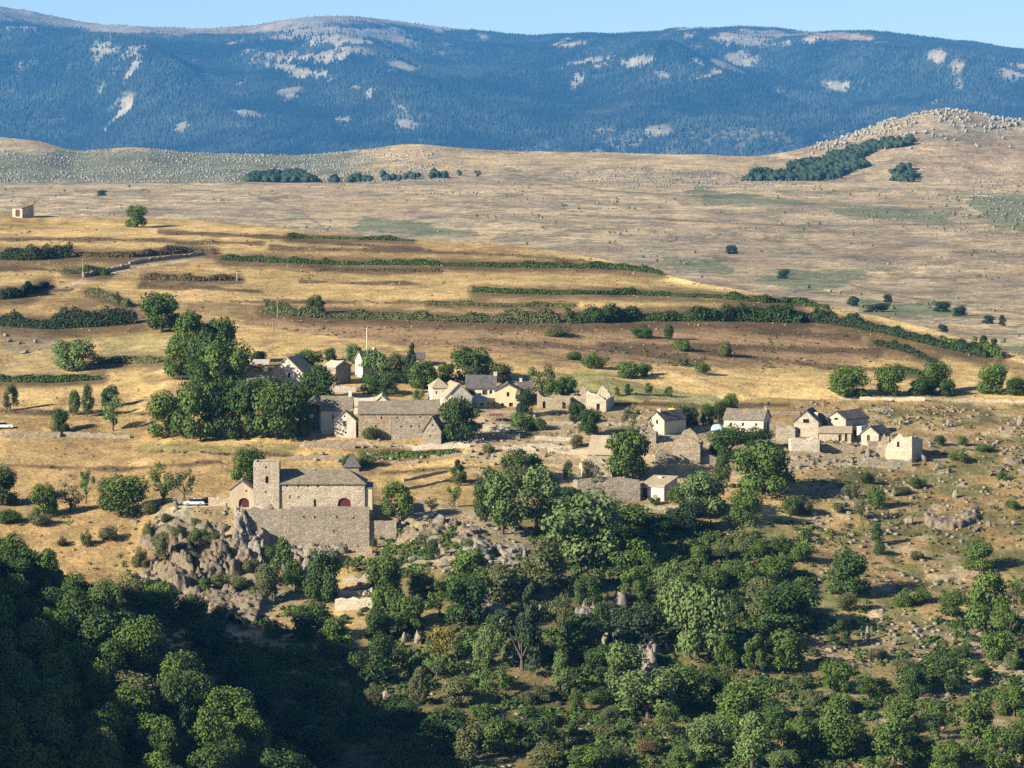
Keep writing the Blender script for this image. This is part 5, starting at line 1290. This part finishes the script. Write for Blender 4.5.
# --- the barn on the left skyline
def stone_barn():
    p = ground(17, 217.5); s = mpp(p)
    o = thing('barn', 'small pale-walled barn with a dark doorway, alone on the left skyline', 'barn', p, R(-34))
    block(o, -6 * s, 7 * s, 0, 6, 9 * s, 12 * s, 'shed', 'tan_stone', 'lauze', [(7 * s, .3, 6 * s, 7 * s, 'door')], (), 1.5, ov=.15)
stone_barn()
# dry stone walls
retaining('dry_stone_wall', 'dry-stone wall under the pole-side field with long shadows', 2, 60, 433, 4.5, 'grey_stone', 0.7, group=DSW, jag=0.35)
retaining('dry_stone_wall', 'dry-stone wall running on right to the grove', 60, 130, 432, 4.5, 'grey_stone', 0.7, 434, group=DSW, jag=0.35)
retaining('dry_stone_wall', 'rough stone wall in front of the cream gabled house', 304, 355, 440, 8, 'brown_stone', 0.8, group=DSW, jag=0.3)
retaining('dry_stone_wall', 'second rough stone wall lower down before the farm', 290, 350, 456, 5, 'brown_stone', 0.8, group=DSW, jag=0.35)
retaining('dry_stone_wall', 'broken stone wall beside the gabled shed and barn', 412, 470, 446, 5, 'pale_stone', 0.8, group=DSW, jag=0.35)
retaining('dry_stone_wall', 'upper stepped garden wall on the bare terraces', 535, 575, 436, 4, 'pale_stone', 0.8, group=DSW, jag=0.3)
retaining('dry_stone_wall', 'middle stepped garden wall on the bare terraces', 528, 572, 443, 4, 'pale_stone', 0.8, group=DSW, jag=0.3)
retaining('dry_stone_wall', 'lowest stepped garden wall on the bare terraces', 530, 580, 459, 5, 'brown_stone', 0.8, group=DSW, jag=0.3)
retaining('dry_stone_wall', 'slanting wall above the bank left of the conical tree', 404, 446, 479, 3, 'grey_stone', 0.8, 470, group=DSW, jag=0.3)
retaining('dry_stone_wall', 'slanting wall just under the first slanting one', 396, 450, 490, 2.5, 'grey_stone', 0.8, 479, group=DSW, jag=0.3)
retaining('dry_stone_wall', 'pale wall between the olive tree and the roofless barn', 538, 576, 487, 4.5, 'pale_stone', 0.8, 491, group=DSW, jag=0.2)
retaining('dry_stone_wall', 'wall climbing beside the hill track', 84, 130, 273, 4, 'grey_stone', 0.7, 264, group=DSW, jag=0.3)
retaining('dry_stone_wall', 'upper wall of the hill track toward the crest', 130, 205, 261.5, 3.5, 'grey_stone', 0.7, 251.5, group=DSW, jag=0.3)
retaining('dry_stone_wall', 'thin stone wall along the upper edge of the rocky pasture', 860, 925, 397, 3, 'pale_stone', 0.7, 398, group=DSW, jag=0.4)
for a, b, yy, h, mt, lab in [
    (384, 418, 461, 4, 'brown_stone', 'rough wall under the clipped hedge below the barn'), (430, 470, 456, 4, 'brown_stone', 'rough wall just above the golden bank'),
    (500, 536, 446, 4, 'pale_stone', 'short pale wall left of the stepped garden walls'), (548, 588, 449, 4, 'pale_stone', 'third stepped garden wall on the bare terraces'),
    (536, 584, 467, 4, 'brown_stone', 'long low wall above the two dark bank trees'), (606, 650, 418, 4, 'brown_stone', 'low field wall along the lower edge of the green meadow'),
    (690, 726, 436, 3.5, 'brown_stone', 'low wall beneath the row of dark trees'), (645, 672, 470, 5, 'grey_stone', 'shaded rubble wall below the square ruin'),
    (668, 704, 484, 4, 'brown_stone', 'rubble wall right of the small white house'), (640, 690, 510, 4, 'brown_stone', 'low wall edging the lane under the long roofless barn'),
    (740, 800, 461, 5, 'brown_stone', 'rough terrace wall behind the big light green tree'), (790, 850, 452, 4, 'brown_stone', 'low garden wall in front of the right-hand cluster'),
    (700, 740, 470, 4, 'brown_stone', 'crumbling wall above the big light green tree'), (770, 800, 412, 3, 'brown_stone', 'low wall behind the red-doored house end'),
    (420, 470, 540, 4, 'brown_stone', 'low wall across the rocky ground right of the castle'), (400, 455, 566, 5, 'brown_stone', 'terrace wall under the small lone tree'),
    (455, 530, 566, 3.5, 'brown_stone', 'low wall along the path above the ravine wood')]:
    retaining('dry_stone_wall', lab, a, b, yy, h, mt, 0.8, group=DSW, jag=0.4)
def tent():
    p = ground(352, 472); s = mpp(p)
    o = thing('cone_roof_hut', 'small grey hut with steep pointed roof in the garden above the castle', 'hut', p)
    w = 22 * s
    mb = MB(); mb.box(-w * .32, w * .32, 0, 3, -1, 6 * s); mb.build('wall', M['grey_stone'], o)
    rb = MB(); rb.add([(-w * .42, -.4, 5 * s), (w * .42, -.4, 5 * s), (w * .42, 3.4, 5 * s), (-w * .42, 3.4, 5 * s), (0, 1.4, 19 * s)], [(0, 1, 4), (1, 2, 4), (2, 3, 4), (3, 0, 4), (0, 3, 2, 1)]); rb.build('roof', M['slate'], o)
tent()
def skylights():
    pass

# ------------------------------------------------------------------ vehicles, poles, small things
def car(label, px, py, yaw, paint, scale=1.0):
    p = ground(px, py)
    o = thing('parked_car', label, 'car', p + Vector((0, 0, 0.0)), R(yaw), 'cars parked around the village')
    L, W = 4.4 * scale, 1.75
    body = [(-L / 2, .35), (-L / 2 + .05, .8), (-L / 2 + .25, .95), (L / 2 - 1.15, .95), (L / 2 - .2, .82), (L / 2, .6), (L / 2, .35)]
    mb = MB(); mb.prism_y(body, -W / 2, W / 2)
    cab = [(-L / 2 + .12, .953), (-L / 2 + .35, 1.42), (-L / 2 + .6, 1.48), (L / 2 - 2.2, 1.48), (L / 2 - 1.3, .953)]
    b = bpy.data.objects.new
    bo = mb.build('body', M[paint], o)
    rb = MB(); rb.prism_y([(-L / 2 + .36, 1.40), (-L / 2 + .6, 1.50), (L / 2 - 2.2, 1.50), (L / 2 - 2.05, 1.40)], -W / 2 + .12, W / 2 - .12); rb.build('roof', M[paint], o)
    gb = MB(); gb.prism_y(cab, -W / 2 + .1, W / 2 - .1); gb.build('windows', M['glass'], o)
    for x in (-L / 2 + .8, L / 2 - .85):
        for y in (-W / 2 + .1, W / 2 - .1):
            wb = MB(); wb.tube([(x, y - .1, .32), (x, y + .1, .32)], [.32, .32], 14); w = wb.build('wheel', M['rubber'], o)
            hb = MB(); hb.tube([(x, y - .115, .32), (x, y + .115, .32)], [.18, .18], 10); hb.build('rim', M['car_silver'], w)
    for y in (-W / 2 + .3, W / 2 - .3):
        hb = MB(); hb.box(L / 2 - .14, L / 2 + .01, y - .18, y + .18, .6, .75); hb.build('headlight', M['lamp'], o)
    return o
car('pale silver estate car parked on the castle yard', 194, 505.5, 184, 'car_pale')
car('white car cut by the left picture edge', 4, 428.5, 2, 'car_white')
car('silver car half hidden by the upper grove', 187.5, 379, 8, 'car_silver', 1.05)
def second_car():
    car('dark low car behind the silver estate car', 205, 504.5, 180, 'rubber', 0.95)
second_car()
def pole(label, px, py, h, mat='grey_wood', arm=True, r=.16):
    p = ground(px, py); s = mpp(p); hm = h * s
    o = thing('utility_pole', label, 'utility pole', p, R(20), 'utility poles on the hill')
    mb = MB(); mb.tube([(0, 0, -.6), (0, 0, hm)], [r, r * .7], 8); mb.build('post', M[mat], o)
    if arm:
        ab = MB(); ab.box(-.7, .7, -.05 - r, .05 - r, hm - .7, hm - .58); ab.build('crossarm', M[mat], o)
        for x in (-.6, 0, .6):
            ib = MB(); ib.tube([(x, -r, hm - .577), (x, -r, hm - .4)], [.05, .03], 6); ib.build('insulator', M['lamp'], o)
pole('tall pale pole above the narrow white house', 367, 352, 25, 'pale_wood', False, .22)
pole('wooden utility pole beside the short dark hedge under the track', 83, 280, 22)
pole('wooden utility pole in the sloping field right of the grove', 277.5, 319, 24)
pole('wooden utility pole near the bank below the broad field', 273, 332, 14)
pole('thin pole at the right end of the low straight hedge', 237, 281, 9, 'pale_wood', False, .12)
pole('short pole on the hill crest above the track', 208.5, 253, 14, 'grey_wood', True, .12)
def tarp_heap(name, label, px, py, w, h, mat, cat):
    p = ground(px, py); s = mpp(p)
    n = 10; V = []; Fx = []
    g = random.Random(px)
    for j in range(n + 1):
        for i in range(n + 1):
            a, b = i / n * 2 - 1, j / n * 2 - 1
            e = max(0, 1 - abs(a) ** 4) * max(0, 1 - abs(b) ** 4)
            V.append((a * w * s / 2, b * w * s / 3, e * h * s * (1 - .25 * abs(b)) + g.uniform(-.05, .05)))
    for j in range(n):
        for i in range(n):
            k = j * (n + 1) + i; Fx.append((k, k + 1, k + n + 2, k + n + 1))
    o = link(name, np_mesh(name, V, np.array(Fx)), M[mat], None, p)
    tag(o, label, cat)
tarp_heap('tarpaulin_heap', 'bright yellow tarpaulin over a heap behind the small slate house', 672, 416, 12, 8, 'yellow_tarp', 'tarpaulin')
tarp_heap('tarpaulin_heap', 'pale blue tarpaulin at the left end of the long white house', 717, 430, 13, 6, 'blue_tarp', 'tarpaulin')

# ------------------------------------------------------------------ ground cover nobody could count
def scatter(n, upoly, ymin, ymax, dens):
    """random ground points; dens(u, q, x, y) -> 0..1"""
    u = rng.uniform(upoly[0], upoly[1], n); y = np.sqrt(rng.uniform(ymin ** 2, ymax ** 2, n)); x = (u - 512) / F * y
    z = H(x, y); q = 100 - F * z / y
    k = rng.random(n) < dens(u, q, x, y)
    return x[k], y[k], z[k], u[k], q[k]
def clumps(name, label, x, y, z, size, per, mat, cat, flat=0.8):
    n = len(x)
    s = size * (0.35 + 1.3 * rng.random(n) ** 1.8)
    C = np.repeat(np.stack([x, y, z], 1), per, 0); S = np.repeat(s, per)
    d = rng.normal(size=(n * per, 3)); d /= np.linalg.norm(d, axis=1)[:, None]; d[:, 2] = np.abs(d[:, 2]) * flat
    C = C + d * S[:, None] * (0.55 + 0.45 * rng.random((n * per, 1)))
    v, f = leaf_quads(C, d + rng.normal(size=d.shape) * 0.35, np.minimum(S * 0.45, 0.15 + 0.14 * rng.random(n * per)) + 0.03, 0.8)
    o = link(name, np_mesh(name, v, f), M[mat])
    tag(o, label, cat, None, 'stuff')
def d_wood(u, q, x, y):
    n = fbm(x / 7, y / 9, 3, 401)
    w = sstep(340, 400, u) * (1 - sstep(790, 860, u)) * sstep(520, 545, q)
    lr = sstep(750, 830, u) * sstep(590, 680, q)
    sp = (spur_z(x, y) > H(x, y) - 2.0) * 0.8 * (u < 320)
    st = (u < 345) * (q > 610) * (y > 700) * 0.35 + (u > 180) * (u < 460) * (q > 655) * 0.9
    return np.clip(np.maximum.reduce([w, lr * 0.6, sp, st]) * sstep(0.34, 0.54, n), 0, 1)
x, y, z, u, q = scatter(40000, (-40, 1064), 600, 835, d_wood)
part = rng.integers(0, 5, len(x))
for k, (sz, per, lf, lab) in enumerate([(1.35, 90, 'leaf_dark', 'dark green thicket covering the slopes under the trees'), (1.0, 60, 'leaf_mid', 'green scrub covering the slopes under the trees'),
                                        (0.9, 44, 'leaf_mid', 'small green bushes filling gaps between the trees'), (1.1, 54, 'leaf_olive', 'olive brown scrub between the trees of the slopes'), (0.7, 30, 'leaf_brown', 'brownish low growth between the trees of the slopes')]):
    m = part == k
    clumps('undergrowth', lab, x[m], y[m], z[m], sz, per, lf, 'undergrowth')
def d_past(u, q, x, y):
    n = fbm(x / 6, y / 9, 3, 411); m = fbm(x / 20, y / 30, 3, 412)
    right = sstep(770, 830, u) * sstep(398, 412, q) * (1 - sstep(640, 700, q)) * sstep(0.42, 0.56, n)
    left = (u < 330) * sstep(505, 520, q) * (1 - sstep(640, 660, q)) * sstep(0.5, 0.62, n) * 0.8
    heath = inpoly(u, q, [(240, 318), (440, 322), (760, 324), (900, 345), (880, 362), (760, 370), (600, 366), (480, 350), (300, 335)]) * sstep(0.45, 0.6, n) * 0.8
    vil = inpoly(u, q, [(380, 412), (620, 408), (760, 430), (920, 430), (900, 470), (690, 500), (580, 506), (540, 470), (440, 450)]) * sstep(0.52, 0.65, n) * 0.6
    hill = (q < 320) * sstep(0.56, 0.68, m) * sstep(0.5, 0.62, n) * 0.35
    for line, h in BANKS: hill = np.maximum(hill, sstep(h * 1.5, h * 0.5, polydist(u, q, line)) * sstep(0.4, 0.55, n) * 0.9)
    return np.clip(np.maximum.reduce([right, left, heath, vil, hill]), 0, 1)
x, y, z, u, q = scatter(30000, (-40, 1064), 690, 1340, d_past)
far = y > 1000
g1 = rng.random(len(x)) < 0.5
clumps('heather', 'brown heather dotted over the dry pastures and heath slope', x[g1], y[g1], z[g1], 0.55, 9, 'leaf_brown', 'heather', 0.6)
g2 = ~g1 & ~far
clumps('low_scrub', 'low green scrub dotted over the dry pastures', x[g2], y[g2], z[g2], 0.75, 16, 'leaf_olive', 'scrub', 0.6)
def d_straw(u, q, x, y):
    n = fbm(x / 5, y / 7, 3, 421)
    return np.clip(sstep(0.4, 0.6, n) * (q < 560) * np.where((q < 400) & (q > 240), 0.5, 1.0), 0, 1) * 0.7
x, y, z, u, q = scatter(26000, (-40, 1064), 760, 1250, d_straw)
clumps('dry_grass', 'tufts of dry straw-coloured grass on the fields', x, y, z, 0.32, 6, 'straw', 'grass', 0.9)
# stones
def stones(name, label, x, y, z, size, cat, mat='rock', elong=1.0):
    n = len(x)
    base = np.array([(-1, -1, -1), (1, -1, -1), (1, 1, -1), (-1, 1, -1), (-1, -1, 1), (1, -1, 1), (1, 1, 1), (-1, 1, 1)], float)
    fc = np.array([(0, 3, 2, 1), (4, 5, 6, 7), (0, 1, 5, 4), (1, 2, 6, 5), (2, 3, 7, 6), (3, 0, 4, 7)])
    s = size * (0.35 + 0.9 * rng.random(n) ** 2.2)
    V = base[None] * (0.62 + 0.38 * rng.random((n, 8, 3))) * np.array([1, 1, 0.75 * elong])
    a = rng.random(n) * 6.28; ca, sa = np.cos(a), np.sin(a)
    X = V[..., 0] * ca[:, None] - V[..., 1] * sa[:, None]; Y = V[..., 0] * sa[:, None] + V[..., 1] * ca[:, None]
    V = np.stack([X, Y, V[..., 2]], -1) * s[:, None, None] * 0.5 + np.stack([x, y, z + s * 0.18], 1)[:, None]
    o = link(name, np_mesh(name, V.reshape(-1, 3), (fc[None] + 8 * np.arange(n)[:, None, None]).reshape(-1, 4)), M[mat])
    tag(o, label, cat, None, 'stuff')
def d_stone(u, q, x, y):
    n = fbm(x / 8, y / 12, 3, 431) + 0.04
    right = sstep(770, 830, u) * sstep(396, 405, q) * (1 - sstep(650, 720, q)) * sstep(0.42, 0.62, n)
    vil = inpoly(u, q, [(290, 432), (620, 405), (760, 430), (920, 430), (900, 470), (690, 500), (580, 506), (540, 470), (300, 465)]) * sstep(0.4, 0.6, n) * 0.9
    cas = inpoly(u, q, [(150, 510), (300, 512), (520, 520), (560, 565), (380, 580), (340, 620), (200, 630), (140, 580)]) * sstep(0.36, 0.55, n)
    rav = (u > 340) * (q > 570) * (u < 1064) * sstep(0.52, 0.66, n) * 0.6
    return np.clip(np.maximum.reduce([right, vil, cas, rav]), 0, 1)
x, y, z, u, q = scatter(15000, (-20, 1064), 640, 935, d_stone)
stones('loose_stones', 'loose grey stones strewn over slopes and village yards', x, y, z - 0.1, 0.95, 'stones')
def d_far(u, q, x, y):
    n = fbm(x / 90, y / 160, 3, 441)
    low = (u < 0) * 0.0
    mid = inpoly(u, q, [(540, 172), (620, 166), (720, 172), (790, 182), (760, 190), (620, 188)]) * 1.0
    gen = sstep(0.56, 0.68, n) * 0.3 * sstep(0.5, 0.62, fbm(x / 24, y / 50, 3, 445))
    rt = sstep(900, 960, u) * (q > 176) * (q < 235) * 0.5
    return np.clip(np.maximum.reduce([low, mid, gen, rt]), 0, 1)
x, y, z, u, q = scatter(26000, (-40, 1064), 1600, 4800, d_far)
stones('boulder_field', 'grey boulders strewn over the far plateau', x, y, z + 0.1, 2.1, 'boulders')
x, y, z, u, q = scatter(11000, (-40, 480), 4150, 4760, lambda u, q, x, y: np.clip((q > 149) * (q < 182) * (0.25 + 0.75 * sstep(0.4, 0.6, fbm(x / 40, y / 80, 3, 450))) * sstep(470, 400, u), 0, 1))
stones('boulder_field', 'pale boulders thickly strewn on the long stony rise at left', x, y, z + 0.1, 2.1, 'boulders', 'rock_pale')
def d_tor(u, q, x, y):
    qr = _scurve(RIDGE, u)
    return sstep(800, 860, u) * (1 - sstep(1000, 1030, u)) * np.maximum(sstep(16, 3, q - qr) * 0.8, sstep(40, 5, q - qr) * 0.16) * sstep(0.38, 0.55, fbm(x / 14, y / 60, 3, 451))
x, y, z, u, q = scatter(6000, (790, 1040), 4300, 4760, d_tor)
TOR = (x, y, z)
# woods on the plateau's edge, the forest on the mountain
def blobs(name, label, x, y, z, size, mat, cat):
    n = len(x); bm = bmesh.new(); bmesh.ops.create_icosphere(bm, subdivisions=2, radius=1.0)
    b = np.array([v.co[:] for v in bm.verts]); f = np.array([[v.index for v in fc.verts] for fc in bm.faces]); bm.free()
    s = size * (0.35 + 1.0 * rng.random(n) ** 1.5)
    V = b[None] * (0.55 + 0.75 * rng.random((n, len(b), 1))) * s[:, None, None] * np.array([0.55, 0.55, 0.6]) + np.stack([x, y, z + s * 0.4], 1)[:, None]
    o = link(name, np_mesh(name, V.reshape(-1, 3), (f[None] + len(b) * np.arange(n)[:, None, None]).reshape(-1, 3)), M[mat])
    tag(o, label, cat, None, 'stuff')
blobs('tor_rocks', 'grey tors and boulders heaped on the rocky hilltop at right', *TOR, 3.3, 'rock_pale', 'boulders')
x, y, z, u, q = scatter(5200, (735, 930), 4180, 4700, lambda u, q, x, y: np.clip(inpoly(u + (fbm(x / 20, y / 40, 2, 5) - .5) * 16, q, [(742, 181), (756, 172), (770, 171), (778, 175), (800, 165), (835, 153), (880, 142), (918, 140), (905, 146), (880, 150), (862, 160), (868, 166), (846, 172), (838, 178), (815, 181)]) * (0.25 + 0.6 * sstep(.35, .55, fbm(x / 30, y / 60, 3, 8))) + inpoly(u, q, [(890, 181), (892, 170), (906, 166), (918, 178), (912, 182)]) * 0.9, 0, 1))
blobs('woods', 'dark wood climbing the flank of the rocky hilltop', x, y, z, 6.2, 'leaf_blue', 'wood')
x, y, z, u, q = scatter(9000, (240, 480), 4150, 4500, lambda u, q, x, y: np.clip(inpoly(u, q, [(244, 184), (252, 176), (300, 174), (316, 182), (316, 184)]) * 1.0 + (np.abs(q - np.interp(u, [316, 400, 470], [181.5, 178, 174])) < 2.2) * sstep(.45, .55, fbm(u / 9, u * 0, 2, 3)) * (u > 316) * .14, 0, 1))
blobs('woods', 'dark line of bushes and trees along the plateau edge', x, y, z, 6.0, 'leaf_blue', 'wood')
def forest():
    n = 190000
    u = rng.uniform(-60, 1084, n); y = rng.uniform(15100, 20800, n); x = (u - 512) / F * y
    z = H(x, y); q = 100 - F * z / y
    cm = clear_mask(u, q, x, y)
    low = sstep(118, 135, q) * sstep(430, 480, u) * sstep(.46, .62, fbm(x / 100, y / 225, 4, 171)) * .75
    k = rng.random(n) > np.maximum(cm * 0.97, low)
    x, y, z = x[k], y[k], z[k]; n = len(x)
    h = rng.uniform(13, 24, n) * (0.45 + 0.55 * sstep(4, 16, q[k] - _scurve(MOUNT, u[k]))); r = h * rng.uniform(.24, .36, n)
    m = 5; a = np.arange(m) * 2 * np.pi / m
    ring = np.stack([np.cos(a), np.sin(a), a * 0], 1)
    V = np.empty((n, m + 1, 3))
    V[:, :m] = ring[None] * r[:, None, None] + np.stack([x, y, z - 1], 1)[:, None]
    V[:, m] = np.stack([x + rng.normal(size=n) * .8, y, z + h], 1)
    f = np.array([[i, (i + 1) % m, m] for i in range(m)])
    o = link('forest', np_mesh('forest', V.reshape(-1, 3), (f[None] + (m + 1) * np.arange(n)[:, None, None]).reshape(-1, 3)), M['leaf_forest'])
    tag(o, 'dark conifer forest covering the far mountain', 'forest', None, 'stuff')
x, y, z, u, q = scatter(9000, (-40, 1064), 1650, 4000, lambda u, q, x, y: np.clip(sstep(0.60, 0.70, fbm(x / 30, y / 90, 4, 461)) * 0.5 + inpoly(u, q, [(830, 290), (880, 296), (960, 304), (985, 314), (900, 316), (840, 306)]) * 0.5 * sstep(.42, .55, fbm(x / 12, y / 30, 3, 6))
    + inpoly(u, q, [(935, 196), (1040, 190), (1040, 236), (985, 222)]) * .35 + inpoly(u, q, [(838, 203), (905, 206), (960, 212), (940, 222), (880, 219), (845, 213)]) * .3, 0, 1))
blobs('far_scrub', 'dark low scrub dotted over the far plateau', x, y, z - 0.3, 1.9, 'leaf_olive', 'scrub')
forest()
